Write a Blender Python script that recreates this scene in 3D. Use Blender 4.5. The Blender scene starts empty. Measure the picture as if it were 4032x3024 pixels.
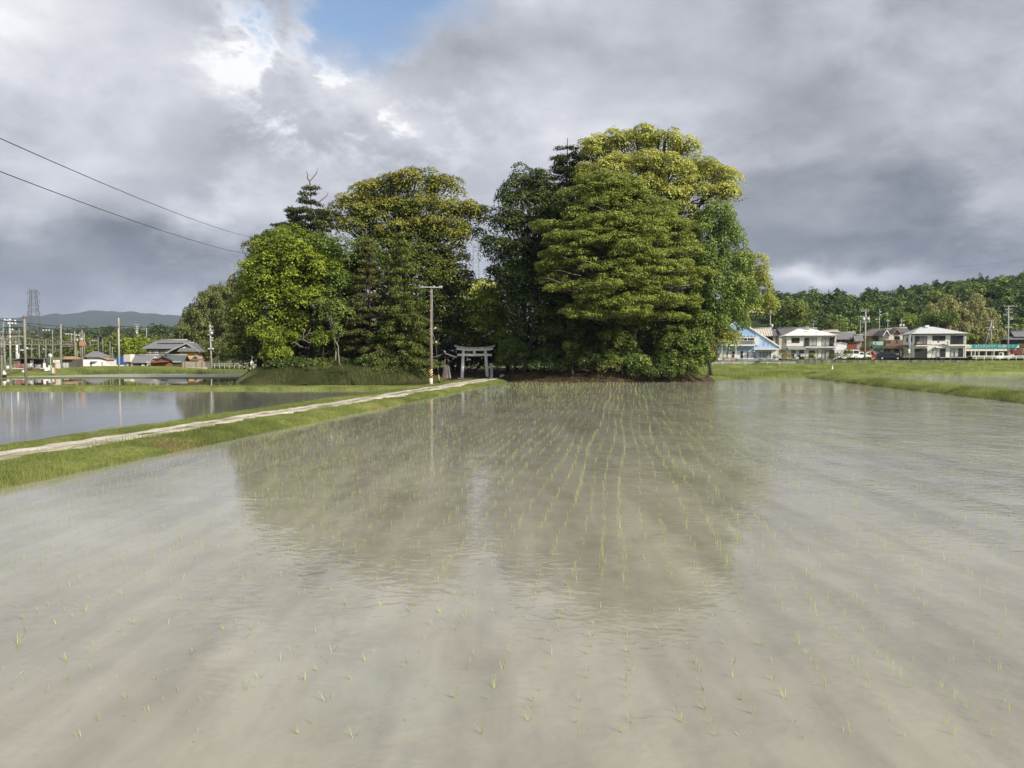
import bpy, math, random
import numpy as np
from mathutils import Vector, Matrix
R = math.radians
rng = np.random.default_rng(7)
random.seed(7)
S = bpy.context.scene
COL = S.collection

# ------------------------------------------------------------------ camera
FPX, CX, CY, HZ, EYE = 3028.0, 2016.0, 1512.0, 1405.0, 2.7
TH = math.atan((CY - HZ) / FPX)
cd = bpy.data.cameras.new("camera"); cam = bpy.data.objects.new("camera", cd); COL.objects.link(cam)
cd.sensor_width = 36.0; cd.lens = 36.0 * FPX / 4032.0
cd.clip_start = 0.05; cd.clip_end = 30000
cam.location = (0, 0, EYE); cam.rotation_euler = (R(90) - TH, 0, 0)
S.camera = cam

def ray(px, py):
    x = (px - CX) / FPX; y = -(py - CY) / FPX
    return (x, math.cos(TH) + y * math.sin(TH), -math.sin(TH) + y * math.cos(TH))
def at(px, py, d):
    r = ray(px, py); t = d / r[1]
    return Vector((r[0] * t, d, EYE + r[2] * t))
def gp(px, py, z=0.0):
    r = ray(px, py); t = (z - EYE) / r[2]
    return Vector((r[0] * t, r[1] * t, z))
VS = 4032 / 2212
def av(vx, vy, d): return at(vx * VS, vy * VS, d)

# ------------------------------------------------------------------ scene graph helpers
def tag(o, label=None, cat=None, group=None, kind=None):
    if label: o['label'] = label
    if cat: o['category'] = cat
    if group: o['group'] = group
    if kind: o['kind'] = kind
    return o
def thing(name, label, cat, loc=(0, 0, 0), rz=0.0, group=None):
    o = bpy.data.objects.new(name, None); COL.objects.link(o)
    o.location = loc; o.rotation_euler = (0, 0, rz)
    o.empty_display_size = 0.2
    return tag(o, label, cat, group)
def link(name, me, parent=None, loc=None):
    o = bpy.data.objects.new(name, me); COL.objects.link(o)
    if parent is not None: o.parent = parent
    if loc is not None: o.location = loc
    return o
def copy_tree(o, parent=None):
    c = o.copy(); COL.objects.link(c)
    if parent is not None: c.parent = parent
    for ch in list(o.children): copy_tree(ch, c)
    return c

class MB:
    """collects simple solids; build() links them as one mesh object"""
    def __init__(s): s.v = []; s.f = []; s.sm = []
    def add(s, vs, fs, smooth=False):
        b = len(s.v); s.v += [tuple(x) for x in vs]
        s.f += [tuple(i + b for i in f) for f in fs]; s.sm += [smooth] * len(fs); return s
    def box(s, x0, x1, y0, y1, z0, z1):
        return s.add([(x0,y0,z0),(x1,y0,z0),(x1,y1,z0),(x0,y1,z0),(x0,y0,z1),(x1,y0,z1),(x1,y1,z1),(x0,y1,z1)],
              [(0,3,2,1),(4,5,6,7),(0,1,5,4),(1,2,6,5),(2,3,7,6),(3,0,4,7)])
    def bar(s, a, b, w, h=None):
        a = Vector(a); b = Vector(b); h = h or w
        d = (b - a).normalized()
        up = Vector((0,0,1)) if abs(d.z) < 0.95 else Vector((0,1,0))
        x = d.cross(up).normalized() * (w/2); y = x.cross(d).normalized() * (h/2)
        vs = [a-x-y, a+x-y, a+x+y, a-x+y, b-x-y, b+x-y, b+x+y, b-x+y]
        return s.add(vs, [(0,1,2,3),(7,6,5,4),(0,4,5,1),(1,5,6,2),(2,6,7,3),(3,7,4,0)])
    def tube(s, pts, radii, n=8, cap=True):
        pts = [Vector(p) for p in pts]
        if not hasattr(radii, '__len__'): radii = [radii] * len(pts)
        vs = []; fs = []
        for i, p in enumerate(pts):
            d = (pts[min(i+1, len(pts)-1)] - pts[max(i-1, 0)]).normalized()
            up = Vector((0,0,1)) if abs(d.z) < 0.9 else Vector((0,1,0))
            x = d.cross(up).normalized(); y = x.cross(d).normalized()
            for k in range(n):
                a = 2*math.pi*k/n
                vs.append(p + (x*math.cos(a) + y*math.sin(a)) * radii[i])
        for i in range(len(pts)-1):
            for k in range(n):
                fs.append((i*n+k, i*n+(k+1)%n, (i+1)*n+(k+1)%n, (i+1)*n+k))
        if cap:
            fs.append(tuple(range(n))[::-1]); fs.append(tuple((len(pts)-1)*n+k for k in range(n)))
        return s.add(vs, fs, True)
    def prism(s, poly, off):
        """planar polygon (3d points) extruded by vector off"""
        n = len(poly); off = Vector(off)
        vs = [Vector(p) for p in poly] + [Vector(p) + off for p in poly]
        fs = [tuple(range(n)), tuple(range(2*n-1, n-1, -1))]
        for i in range(n): fs.append((i, i+n, (i+1)%n+n, (i+1)%n))
        return s.add(vs, fs)
    def ball(s, c, r, n=8, m=6):
        if not hasattr(r, '__len__'): r = (r, r, r)
        vs = []; fs = []
        for i in range(m+1):
            ph = math.pi * i / m
            for k in range(n):
                a = 2*math.pi*k/n
                vs.append((c[0]+r[0]*math.sin(ph)*math.cos(a), c[1]+r[1]*math.sin(ph)*math.sin(a), c[2]+r[2]*math.cos(ph)))
        for i in range(m):
            for k in range(n): fs.append((i*n+k, (i+1)*n+k, (i+1)*n+(k+1)%n, i*n+(k+1)%n))
        return s.add(vs, fs, True)
    def mesh(s, name, mat):
        me = bpy.data.meshes.new(name); me.from_pydata(s.v, [], s.f)
        me.polygons.foreach_set("use_smooth", s.sm)
        if mat: me.materials.append(mat)
        me.update(); return me
    def build(s, name, mat, parent=None, loc=None):
        return link(name, s.mesh(name, mat), parent, loc)

def fast_mesh(name, verts, nper, mat, tint=None, smooth=False):
    """verts (N*nper,3): N polygons of nper corners"""
    verts = np.asarray(verts, dtype=np.float32).reshape(-1, 3)
    n = len(verts) // nper
    me = bpy.data.meshes.new(name)
    me.vertices.add(len(verts)); me.vertices.foreach_set("co", verts.ravel())
    me.loops.add(len(verts)); me.loops.foreach_set("vertex_index", np.arange(len(verts), dtype=np.int32))
    me.polygons.add(n); me.polygons.foreach_set("loop_start", np.arange(0, n*nper, nper, dtype=np.int32))
    me.update(calc_edges=True)
    if tint is not None:
        a = me.attributes.new("tint", 'FLOAT', 'FACE'); a.data.foreach_set("value", np.asarray(tint, dtype=np.float32))
    me.materials.append(mat)
    return me
def grid_mesh(name, P, mat, smooth=True):
    """P: (m,n,3) array of points -> quad sheet"""
    P = np.asarray(P, dtype=np.float64); m, n = P.shape[:2]
    idx = np.arange(m*n).reshape(m, n)
    f = np.stack([idx[:-1,:-1], idx[:-1,1:], idx[1:,1:], idx[1:,:-1]], -1).reshape(-1, 4)
    me = bpy.data.meshes.new(name); me.from_pydata(P.reshape(-1,3).tolist(), [], f.tolist())
    me.polygons.foreach_set("use_smooth", [smooth]*len(f)); me.materials.append(mat); me.update(); return me

def vnoise(x, y, seed=0):
    """smooth value noise, vectorised"""
    x = np.asarray(x, float); y = np.asarray(y, float)
    xi = np.floor(x).astype(np.int64); yi = np.floor(y).astype(np.int64); fx = x-xi; fy = y-yi
    fx = fx*fx*(3-2*fx); fy = fy*fy*(3-2*fy)
    def h(a, b):
        n = (a*374761393 + b*668265263 + seed*1442695041) & 0x7fffffff
        n = ((n ^ (n >> 13)) * 1274126177) & 0x7fffffff
        return ((n ^ (n >> 16)) & 0xffff) / 65535.0
    return (h(xi,yi)*(1-fx)+h(xi+1,yi)*fx)*(1-fy) + (h(xi,yi+1)*(1-fx)+h(xi+1,yi+1)*fx)*fy

# ------------------------------------------------------------------ materials
def lin(c):
    return tuple(((v/255)/12.92 if v/255 <= .04045 else ((v/255+.055)/1.055)**2.4) for v in c)
class NT:
    def __init__(s, tree): s.t = tree; s.n = tree.nodes; s.l = tree.links
    def new(s, typ, **kw):
        n = s.n.new(typ)
        for k, v in kw.items(): setattr(n, k, v)
        return n
    def set(s, sock, v):
        if isinstance(v, bpy.types.NodeSocket): s.l.new(v, sock)
        else: sock.default_value = v
    def math(s, op, a, b=0.0, clamp=False):
        n = s.new('ShaderNodeMath', operation=op, use_clamp=clamp); s.set(n.inputs[0], a); s.set(n.inputs[1], b); return n.outputs[0]
    def mix(s, f, a, b, typ='MIX'):
        n = s.new('ShaderNodeMix', data_type='RGBA', blend_type=typ)
        s.set(n.inputs[0], f)
        for i, v in ((6, a), (7, b)):
            if isinstance(v, tuple) and len(v) == 3: v = v + (1,)
            s.set(n.inputs[i], v)
        return n.outputs[2]
    def noise(s, vec, scale, detail=4, rough=.55, dist=0.0):
        n = s.new('ShaderNodeTexNoise'); n.inputs['Scale'].default_value = scale; n.inputs['Detail'].default_value = detail
        n.inputs['Roughness'].default_value = rough; n.inputs['Distortion'].default_value = dist
        if vec is not None: s.l.new(vec, n.inputs['Vector'])
        return n.outputs['Fac']
    def ramp(s, f, stops, interp='LINEAR'):
        n = s.new('ShaderNodeValToRGB'); s.set(n.inputs[0], f); cr = n.color_ramp; cr.interpolation = interp
        while len(cr.elements) < len(stops): cr.elements.new(0.5)
        for e, (p, c) in zip(cr.elements, stops):
            e.position = p; e.color = (c + (1,)) if len(c) == 3 else c
        return n.outputs[0]
    def mapping(s, vec, scale=(1,1,1), rot=(0,0,0), loc=(0,0,0)):
        n = s.new('ShaderNodeMapping'); n.inputs['Scale'].default_value = scale; n.inputs['Rotation'].default_value = rot
        n.inputs['Location'].default_value = loc; s.l.new(vec, n.inputs['Vector']); return n.outputs[0]
    def bump(s, h, strength=.3, dist=.1):
        n = s.new('ShaderNodeBump'); n.inputs['Strength'].default_value = strength
        s.set(n.inputs['Distance'], dist); s.l.new(h, n.inputs['Height']); return n.outputs[0]
    def maprange(s, v, a, b, c=0.0, d=1.0):
        n = s.new('ShaderNodeMapRange'); s.set(n.inputs[0], v)
        for i, q in enumerate((a, b, c, d)): n.inputs[i+1].default_value = q
        return n.outputs[0]
def new_mat(name):
    m = bpy.data.materials.new(name); m.use_nodes = True; t = NT(m.node_tree)
    p = m.node_tree.nodes['Principled BSDF']; return m, t, p
_mats = {}
def M(name, col, rough=.7, var=.18, scale=3.0, metal=0.0, spec=.3, streak=False, bump=0.0):
    """weathered paint / stone / metal: base colour broken by object-space noise"""
    if name in _mats: return _mats[name]
    m, t, p = new_mat(name)
    tc = t.new('ShaderNodeTexCoord').outputs['Object']
    v = t.mapping(tc, (1,1,.25) if streak else (1,1,1))
    n = t.noise(v, scale, 5, .6)
    f = t.maprange(n, .3, .7)
    lo = tuple(c*(1-var) for c in col); hi = tuple(min(.95, c*(1+var*.6)) for c in col)
    t.set(p.inputs['Base Color'], t.mix(f, lo, hi))
    p.inputs['Roughness'].default_value = rough; p.inputs['Metallic'].default_value = metal
    p.inputs['Specular IOR Level'].default_value = spec
    if bump: t.l.new(t.bump(n, bump, .05), p.inputs['Normal'])
    _mats[name] = m; return m
def M_band(name, c1, c2, period, axis=0, rough=.7, frac=.5, softness=.1):
    """ridged sheet / roof tile / siding: stripes across object axis with bump"""
    if name in _mats: return _mats[name]
    m, t, p = new_mat(name)
    tc = t.new('ShaderNodeTexCoord').outputs['Object']
    sx = t.new('ShaderNodeSeparateXYZ'); t.l.new(tc, sx.inputs[0])
    w = t.math('SINE', t.math('MULTIPLY', sx.outputs[axis], 2*math.pi/period))
    f = t.maprange(w, -1, 1)
    n = t.noise(tc, 1.2, 5, .65); f2 = t.math('ADD', t.math('MULTIPLY', f, .6), t.math('MULTIPLY', t.maprange(n,.3,.7), .4))
    t.set(p.inputs['Base Color'], t.mix(f2, c1, c2)); p.inputs['Roughness'].default_value = rough
    p.inputs['Specular IOR Level'].default_value = .3
    t.l.new(t.bump(f, .5, period*.25), p.inputs['Normal'])
    _mats[name] = m; return m
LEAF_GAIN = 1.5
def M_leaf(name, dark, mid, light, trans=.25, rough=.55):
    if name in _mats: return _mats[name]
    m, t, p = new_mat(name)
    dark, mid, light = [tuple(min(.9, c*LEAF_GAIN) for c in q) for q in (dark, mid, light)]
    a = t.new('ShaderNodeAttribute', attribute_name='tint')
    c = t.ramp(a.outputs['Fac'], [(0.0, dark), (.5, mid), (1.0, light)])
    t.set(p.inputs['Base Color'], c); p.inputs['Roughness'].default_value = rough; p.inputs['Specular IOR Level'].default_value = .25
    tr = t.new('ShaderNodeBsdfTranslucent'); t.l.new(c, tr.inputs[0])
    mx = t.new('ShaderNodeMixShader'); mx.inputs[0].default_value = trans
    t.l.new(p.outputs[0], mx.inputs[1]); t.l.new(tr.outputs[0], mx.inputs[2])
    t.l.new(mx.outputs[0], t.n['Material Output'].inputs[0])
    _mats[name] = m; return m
def M_glass(name='window_glass', col=(.02,.025,.03)):
    if name in _mats: return _mats[name]
    m, t, p = new_mat(name); p.inputs['Base Color'].default_value = col + (1,); p.inputs['Roughness'].default_value = .08
    p.inputs['Specular IOR Level'].default_value = .5
    _mats[name] = m; return m
# ------------------------------------------------------------------ sky and sun
SUN_AZ, SUN_EL = R(50), R(30)          # azimuth from straight behind the camera towards the right
sd = Vector((math.sin(SUN_AZ)*math.cos(SUN_EL), -math.cos(SUN_AZ)*math.cos(SUN_EL), math.sin(SUN_EL)))
sl = bpy.data.lights.new("sun", 'SUN'); sl.energy = 4.8; sl.angle = R(.53); sl.color = (1, .91, .77)
so = bpy.data.objects.new("sun", sl); COL.objects.link(so); so.rotation_euler = sd.to_track_quat('Z', 'Y').to_euler(); so.location = (60, -60, 60)
W = bpy.data.worlds.new("World"); S.world = W; W.use_nodes = True
t = NT(W.node_tree); t.n.clear()
out = t.new('ShaderNodeOutputWorld')
sky = t.new('ShaderNodeTexSky', sky_type='NISHITA'); sky.sun_disc = False; sky.sun_elevation = SUN_EL
sky.sun_rotation = math.atan2(sd.x, sd.y); sky.altitude = 50
bg1 = t.new('ShaderNodeBackground'); t.l.new(sky.outputs[0], bg1.inputs[0]); bg1.inputs[1].default_value = .15
g = t.new('ShaderNodeTexCoord').outputs['Generated']
sp = t.new('ShaderNodeSeparateXYZ'); t.l.new(g, sp.inputs[0])
az = t.math('ARCTAN2', sp.outputs[0], sp.outputs[1]); el = t.math('ARCSINE', sp.outputs[2])
# cloud-deck coordinates: the direction met with a flat deck, so clouds flatten towards the horizon
zz = t.math('ADD', t.math('MAXIMUM', sp.outputs[2], 0.0), .42)
deck = t.new('ShaderNodeCombineXYZ'); t.set(deck.inputs[0], t.math('DIVIDE', sp.outputs[0], zz)); t.set(deck.inputs[1], t.math('DIVIDE', sp.outputs[1], zz))
dk = deck.outputs[0]
n1 = t.noise(dk, 2.0, 8, .56, .35)
n2 = t.noise(t.mapping(dk, (1,1,1), (0,0,.6), (7,3,0)), 5.5, 9, .62, .25)
n3 = t.noise(t.mapping(g, (1,1,1.6), (0,0,0), (2,5,1)), 4.0, 6, .5, .3)
wx = t.math('MULTIPLY', t.math('SUBTRACT', n2, .5), .26); wy = t.math('MULTIPLY', t.math('SUBTRACT', n3, .5), .22)
azw = t.math('ADD', az, wx); elw = t.math('ADD', el, wy)
def blob(vx, vy, rx, ry, amp):
    r = ray(vx*VS, vy*VS); n = math.sqrt(sum(c*c for c in r))
    a0 = math.atan2(r[0], r[1]); e0 = math.asin(r[2]/n)
    u = t.math('MULTIPLY', t.math('SUBTRACT', azw, a0), 1661/rx); w = t.math('MULTIPLY', t.math('SUBTRACT', elw, e0), 1661/ry)
    q = t.math('ADD', t.math('MULTIPLY', u, u), t.math('MULTIPLY', w, w))
    return t.math('MULTIPLY', t.math('EXPONENT', t.math('MULTIPLY', q, -1.0)), amp)
B = t.math('ADD', .715, t.math('MULTIPLY', t.math('SUBTRACT', t.maprange(n1, .36, .64), .5), .17))
B = t.math('ADD', B, t.math('MULTIPLY', t.math('SUBTRACT', n2, .5), .32))
B = t.math('ADD', B, t.math('MULTIPLY', t.math('SUBTRACT', n3, .5), .26))
for b in [(0,20,200,90,.22),(60,440,140,70,.10),(90,545,330,60,-.19),(420,575,260,50,-.16),(200,640,500,40,-.06),(560,470,120,60,.14),
          (500,390,150,60,-.06),(300,180,300,130,.06),(625,130,40,60,.2),(740,220,100,60,.17),(880,310,130,50,.15),(1000,100,120,90,.06),
          (1240,30,200,60,.08),(1260,230,190,60,.08),(1570,190,120,60,.10),(1780,150,180,80,-.08),(1690,320,110,50,.10),
          (1960,450,360,120,-.17),(2080,540,300,60,-.10),(1760,300,420,260,-.05),(1740,530,250,50,-.13),(1680,430,160,60,-.03),(1800,603,160,26,.26),(2150,370,90,60,.08),(2150,620,160,30,-.02)]:
    B = t.math('ADD', B, blob(*b))
puffs = t.math('MULTIPLY', t.math('ADD', blob(680,180,150,160,1.0), blob(860,300,170,70,.7)), t.math('MULTIPLY', t.maprange(n2, .50, .61), .34))
B = t.math('ADD', B, puffs)
ccol = t.ramp(B, [(.30, lin((78,83,91))), (.48, lin((112,117,126))), (.62, lin((150,153,160))), (.74, lin((181,184,192))), (.86, lin((211,212,217))), (.98, lin((240,240,241)))])
# brighter cloud on the sun's side, behind the camera
toward = t.new('ShaderNodeVectorMath', operation='DOT_PRODUCT'); t.l.new(g, toward.inputs[0]); toward.inputs[1].default_value = tuple(sd)
glow = t.math('ADD', 1.0, t.math('MULTIPLY', t.math('POWER', t.math('MAXIMUM', toward.outputs['Value'], 0.0), 4.0), 1.2))
bg2 = t.new('ShaderNodeBackground'); t.l.new(ccol, bg2.inputs[0]); t.l.new(glow, bg2.inputs[1])
hole = t.math('ADD', t.math('ADD', blob(840,35,230,110,1.15), blob(690,130,110,80,.5)), t.math('MULTIPLY', t.math('SUBTRACT', n2, .5), 1.4))
hole = t.maprange(hole, .38, .95)
mx = t.new('ShaderNodeMixShader'); t.l.new(hole, mx.inputs[0]); t.l.new(bg2.outputs[0], mx.inputs[1]); t.l.new(bg1.outputs[0], mx.inputs[2])
t.l.new(mx.outputs[0], out.inputs[0])
S.view_settings.view_transform = 'Standard'; S.view_settings.look = 'None'; S.view_settings.exposure = 0.28; S.view_settings.gamma = 1
cy = S.cycles
cy.max_bounces = 5; cy.diffuse_bounces = 3; cy.glossy_bounces = 2; cy.transmission_bounces = 3; cy.transparent_max_bounces = 6; cy.volume_bounces = 0
cy.use_denoising = True
cy.sample_clamp_indirect = 4

# ------------------------------------------------------------------ ground materials
def mat_grass(name, cols, scale=.5, dry=.35, drycol=(.26,.20,.10)):
    m, t, p = new_mat(name)
    tc = t.new('ShaderNodeTexCoord').outputs['Object']
    a = t.noise(tc, scale, 6, .65); b = t.noise(t.mapping(tc, (1,1,1), loc=(9,4,0)), 7.0, 5, .7); c = t.noise(t.mapping(tc, (.5,1,1), loc=(3,8,0)), scale*.6, 5, .6)
    col = t.ramp(t.math('ADD', t.math('MULTIPLY', a, .55), t.math('MULTIPLY', b, .45)), [(.36, cols[0]), (.5, cols[1]), (.63, cols[2])])
    col = t.mix(t.maprange(c, .58, .72, 0, dry), col, drycol)
    t.set(p.inputs['Base Color'], col); p.inputs['Roughness'].default_value = .9; p.inputs['Specular IOR Level'].default_value = .1
    t.l.new(t.bump(b, .8, .12), p.inputs['Normal']); return m
G_bank = mat_grass('bank_grass', ((.075,.085,.022), (.15,.175,.042), (.26,.28,.09)))
G_field = mat_grass('field_grass', ((.07,.095,.020), (.165,.205,.045), (.30,.325,.10)), .35, .5)
G_far = mat_grass('lowland_grass', ((.07,.085,.03), (.12,.15,.05), (.19,.2,.08)), .12, .5)
G_mound = mat_grass('shade_dark_mound_weeds', ((.018,.022,.008), (.035,.042,.014), (.065,.068,.025)), .45, .7, (.11,.08,.045))  # dull weeds, darkened so the left bank's shade is in the colour
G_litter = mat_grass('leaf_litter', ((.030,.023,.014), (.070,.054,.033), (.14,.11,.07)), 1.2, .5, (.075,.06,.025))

def mat_water(name, mud1, mud2, ripple, rough=.02, blue=0.0, row=True):
    m, t, p = new_mat(name)
    tc = t.new('ShaderNodeTexCoord').outputs['Object']
    # silt clouds and wheel ruts under the shallow water, drawn out along the planting direction
    rut = t.noise(t.mapping(tc, (1.15,.11,1), (0,0,.144)), 1.0, 4, .55, .3)
    pat = t.noise(tc, .22, 4, .5)
    f = t.math('ADD', t.math('MULTIPLY', rut, .6), t.math('MULTIPLY', pat, .4))
    fine = t.noise(t.mapping(tc, (1.0,.5,1), (0,0,.144)), 2.2, 5, .6)
    f = t.math('ADD', f, t.math('MULTIPLY', t.math('SUBTRACT', fine, .5), .40))
    t.set(p.inputs['Base Color'], t.mix(t.maprange(f, .33, .60), mud1, mud2))
    p.inputs['Roughness'].default_value = rough; p.inputs['IOR'].default_value = 1.33
    # wind ripples: short crests across the wind; calm patches from a large noise
    a = t.noise(t.mapping(tc, (5.5,7.0,1), (0,0,.35)), 1.0, 2, .5, .3)
    b = t.noise(t.mapping(tc, (1.7,2.6,1), (0,0,.35), (4,2,0)), 1.0, 2, .5, .3)
    sx = t.new('ShaderNodeSeparateXYZ'); t.l.new(tc, sx.inputs[0])
    calm = t.noise(t.mapping(tc, (.06,.045,1), (0,0,.2), (1.5,.3,0)), 1.0, 3, .5)
    side = t.maprange(sx.outputs[0], -7.0, 14.0, .10, 1.7)
    gust = t.noise(t.mapping(tc, (.55,.42,1), (0,0,.3), (3,7,0)), 1.0, 4, .6)
    k = t.math('MULTIPLY', t.math('MULTIPLY', t.maprange(calm, .35, .62, .25, 1.0), side), t.maprange(gust, .35, .65, .25, 1.6))
    h = t.math('MULTIPLY', t.math('ADD', t.math('MULTIPLY', a, 1.0), t.math('MULTIPLY', b, .7)), k)
    t.l.new(t.bump(h, ripple, .05), p.inputs['Normal'])
    return m
W_main = mat_water('muddy_water', (.222,.211,.168), (.345,.33,.266), .29)
W_left = mat_water('dark_pond_water', (.16,.155,.135), (.21,.205,.18), .26, .06)
W_mid = mat_water('pale_pond_water', (.26,.255,.22), (.34,.33,.29), .5, .3)
W_far = mat_water('far_pond_water', (.10,.10,.085), (.14,.14,.115), .06)

# ------------------------------------------------------------------ paddies, banks and path (s = across the rows, d = away from the camera)
KR = .145
def SD(s, d, z=0.0): return (s + KR*d, d, z)
def water_sheet(name, poly, mat, z):
    mb = MB(); mb.add([(x, y, z) for x, y in poly], [tuple(range(len(poly)))])
    return tag(mb.build(name, mat), kind='structure')
def ring(n): return np.linspace(0, 1, n)
# ground: one sheet to the horizon, finer near the camera
xs = np.concatenate([-np.geomspace(6900, 160, 24), np.linspace(-150, 150, 61), np.geomspace(160, 6900, 24)])
ys = np.concatenate([[-600,-200,-60], np.linspace(-20, 240, 60), np.geomspace(260, 6900, 26)])
GX, GY = np.meshgrid(xs, ys)
GZ = -.12 - .35*((GY < 100) & (np.abs(GX) < 120))
tag(link('ground', grid_mesh('ground', np.stack([GX, GY, GZ], -1), G_far)), kind='structure')

water_sheet('paddy_water', [SD(-13.2,-20)[:2], SD(24.2,-20)[:2], SD(24.2,60)[:2], SD(24,112)[:2], (24,112), (22,96), (18,90), (-2,90), (-4,84), SD(-13.2,84)[:2]], W_main, 0.0)
water_sheet('pond_water', [(-260,-20), SD(-17.9,-20)[:2], SD(-17.9,66)[:2], (-8,68), (-260,68)], W_left, -.02)
water_sheet('far_paddy_water', [(-200,68.5), (-20,68.5), (-20,76), (-30,91), (-200,91)], W_far, .06)
water_sheet('distant_paddy_water', [(-68,100), (-28,100), (-28,119), (-60,119)], W_mid, .06)
water_sheet('side_paddy_water', [SD(26.6,20)[:2], (150,20), (150,126), (41,126)], W_main, .10)

def strip(name, prof, d0, d1, step, mat, noise=.05, seed=1, wob=.25, dir='s', x0=None):
    """bank with a cross profile [(across, z)], swept along d (dir s) or along x (dir x)"""
    L = np.arange(d0, d1 + step, step); ac = []
    for (a, za), (b, zb) in zip(prof[:-1], prof[1:]):
        k = max(2, int(abs(b-a)/.22)); q = np.linspace(0, 1, k, endpoint=False)
        ac += [(a+(b-a)*u, za+(zb-za)*u) for u in q]
    ac.append(prof[-1]); ac = np.array(ac)
    A, D = np.meshgrid(ac[:,0], L); Z = np.tile(ac[:,1], (len(L), 1))
    A = A + wob*(vnoise(D*.35, A*0+seed, seed)-.5) + wob*.6*(vnoise(D*1.3, A*.5, seed+5)-.5)
    Z = Z + noise*(vnoise(A*2.3, D*2.3, seed+9)-.5)*2*(Z > -.05) + noise*1.4*(vnoise(A*.5, D*.5, seed+3)-.5)
    P = np.stack([A + KR*D, D, Z], -1) if dir == 's' else np.stack([D, A, Z], -1)
    o = link(name, grid_mesh(name, P, mat)); return tag(o, kind='structure')
# the path's bank, its gravel, the bank at the right, the strip behind the left pond
strip('path_bank', [(-18.7,-.25),(-18.3,.06),(-17.4,.22),(-15.8,.25),(-14.2,.25),(-13.3,.20),(-12.85,.05),(-12.5,-.25)], 2, 86, .3, G_bank, .045, 3)
strip('side_bank', [(22.8,-.3),(23.3,.05),(23.8,.28),(24.4,.36),(25.4,.35),(26.2,.2),(26.8,-.1)], 18, 112, .3, G_bank, .08, 11, .7)
strip('cross_bank', [(63.6,-.3),(63.8,.18),(64.2,.20),(67.0,.19),(68.4,.12),(69.2,-.2)], -200, -7, .5, G_bank, .05, 21, .35, 'x')
strip('far_cross_bank', [(90.6,-.1),(91.4,.05),(93,.07),(98.6,.06),(99.6,-.1)], -200, -28, .6, G_bank, .015, 25, .8, 'x')
strip('side_cross_bank', [(117.5,-.2),(118.0,.36),(119,.45),(126,.42)], 42, 210, .7, G_field, .06, 29, .5, 'x')

def mat_gravel():
    m, t, p = new_mat('pale_gravel')
    tc = t.new('ShaderNodeTexCoord').outputs['Object']
    rt = t.mapping(tc, (1,1,1), (0,0,.144))
    a = t.noise(rt, .8, 5, .6); b = t.noise(rt, 14.0, 4, .7); c = t.noise(t.mapping(rt, (2.6,.16,1), loc=(5,1,0)), 1.0, 4, .6)
    col = t.ramp(t.math('ADD', t.math('MULTIPLY', a, .5), t.math('MULTIPLY', b, .5)), [(.3, (.27,.235,.185)), (.5, (.46,.42,.35)), (.7, (.72,.68,.61))])
    col = t.mix(t.maprange(c, .50, .62, 0, .85), col, (.15,.15,.06))
    t.set(p.inputs['Base Color'], col); p.inputs['Roughness'].default_value = .95; p.inputs['Specular IOR Level'].default_value = .1
    t.l.new(t.bump(b, .6, .04), p.inputs['Normal']); return m
L = np.arange(2, 90, .25); q = np.linspace(0, 1, 13)
Qm, Lm = np.meshgrid(q, L)
left = -15.75 + .5*(vnoise(Lm*.45, Lm*0+1, 4)-.5) + .35*(vnoise(Lm*2, Lm*0+2, 5)-.5)
right = -14.5 + np.clip((Lm-30)/20, 0, 1)*.7 + .5*(vnoise(Lm*.5, Lm*0+7, 6)-.5) + .35*(vnoise(Lm*2, Lm*0+3, 7)-.5)
Sm = left + (right-left)*Qm
Zm = .29 - .035*np.cos(Qm*4*math.pi) + .02*(vnoise(Sm*4, Lm*4, 8)-.5) - .14*(np.abs(Qm-.5) > .46)
tag(link('gravel_path', grid_mesh('gravel_path', np.stack([Sm+KR*Lm, Lm, Zm], -1), mat_gravel())), kind='structure')

# raised ground right of the grove: terraces of grass, then the level the houses stand on
def smooth(a, b, x):
    u = np.clip((x-a)/(b-a), 0, 1); return u*u*(3-2*u)
def zr(x, y):
    z = -.3 + .55*smooth(97, 99.5, y + .0*x)*(x < 60) + .55*smooth(124.5, 126.5, y)*(x >= 60)
    z = np.where(x < 60, -.3 + .6*smooth(0, 5, y - (88 + .55*np.clip(x-24, 0, 60))), -.3+.75*smooth(124.5, 126.5, y))
    z = z + .35*smooth(127, 130, y) + .35*smooth(136, 139, y) + .38*smooth(142, 146.5, y)
    z = z + .10*smooth(148, 160, y)
    return z
gx = np.linspace(16, 260, 200); gy = np.concatenate([np.linspace(86, 150, 130), np.linspace(151, 262, 40)])
FX, FY = np.meshgrid(gx, gy); FZ = zr(FX, FY) + .22*(vnoise(FX*.6, FY*.6, 31)-.5) + .10*(vnoise(FX*1.7, FY*1.7, 32)-.5)
FZ = FZ + np.where(FY > 240, (FY-240)*.12, 0)
tag(link('grass_field', grid_mesh('grass_field', np.stack([FX, FY, FZ], -1), G_field)), kind='structure')

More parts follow.
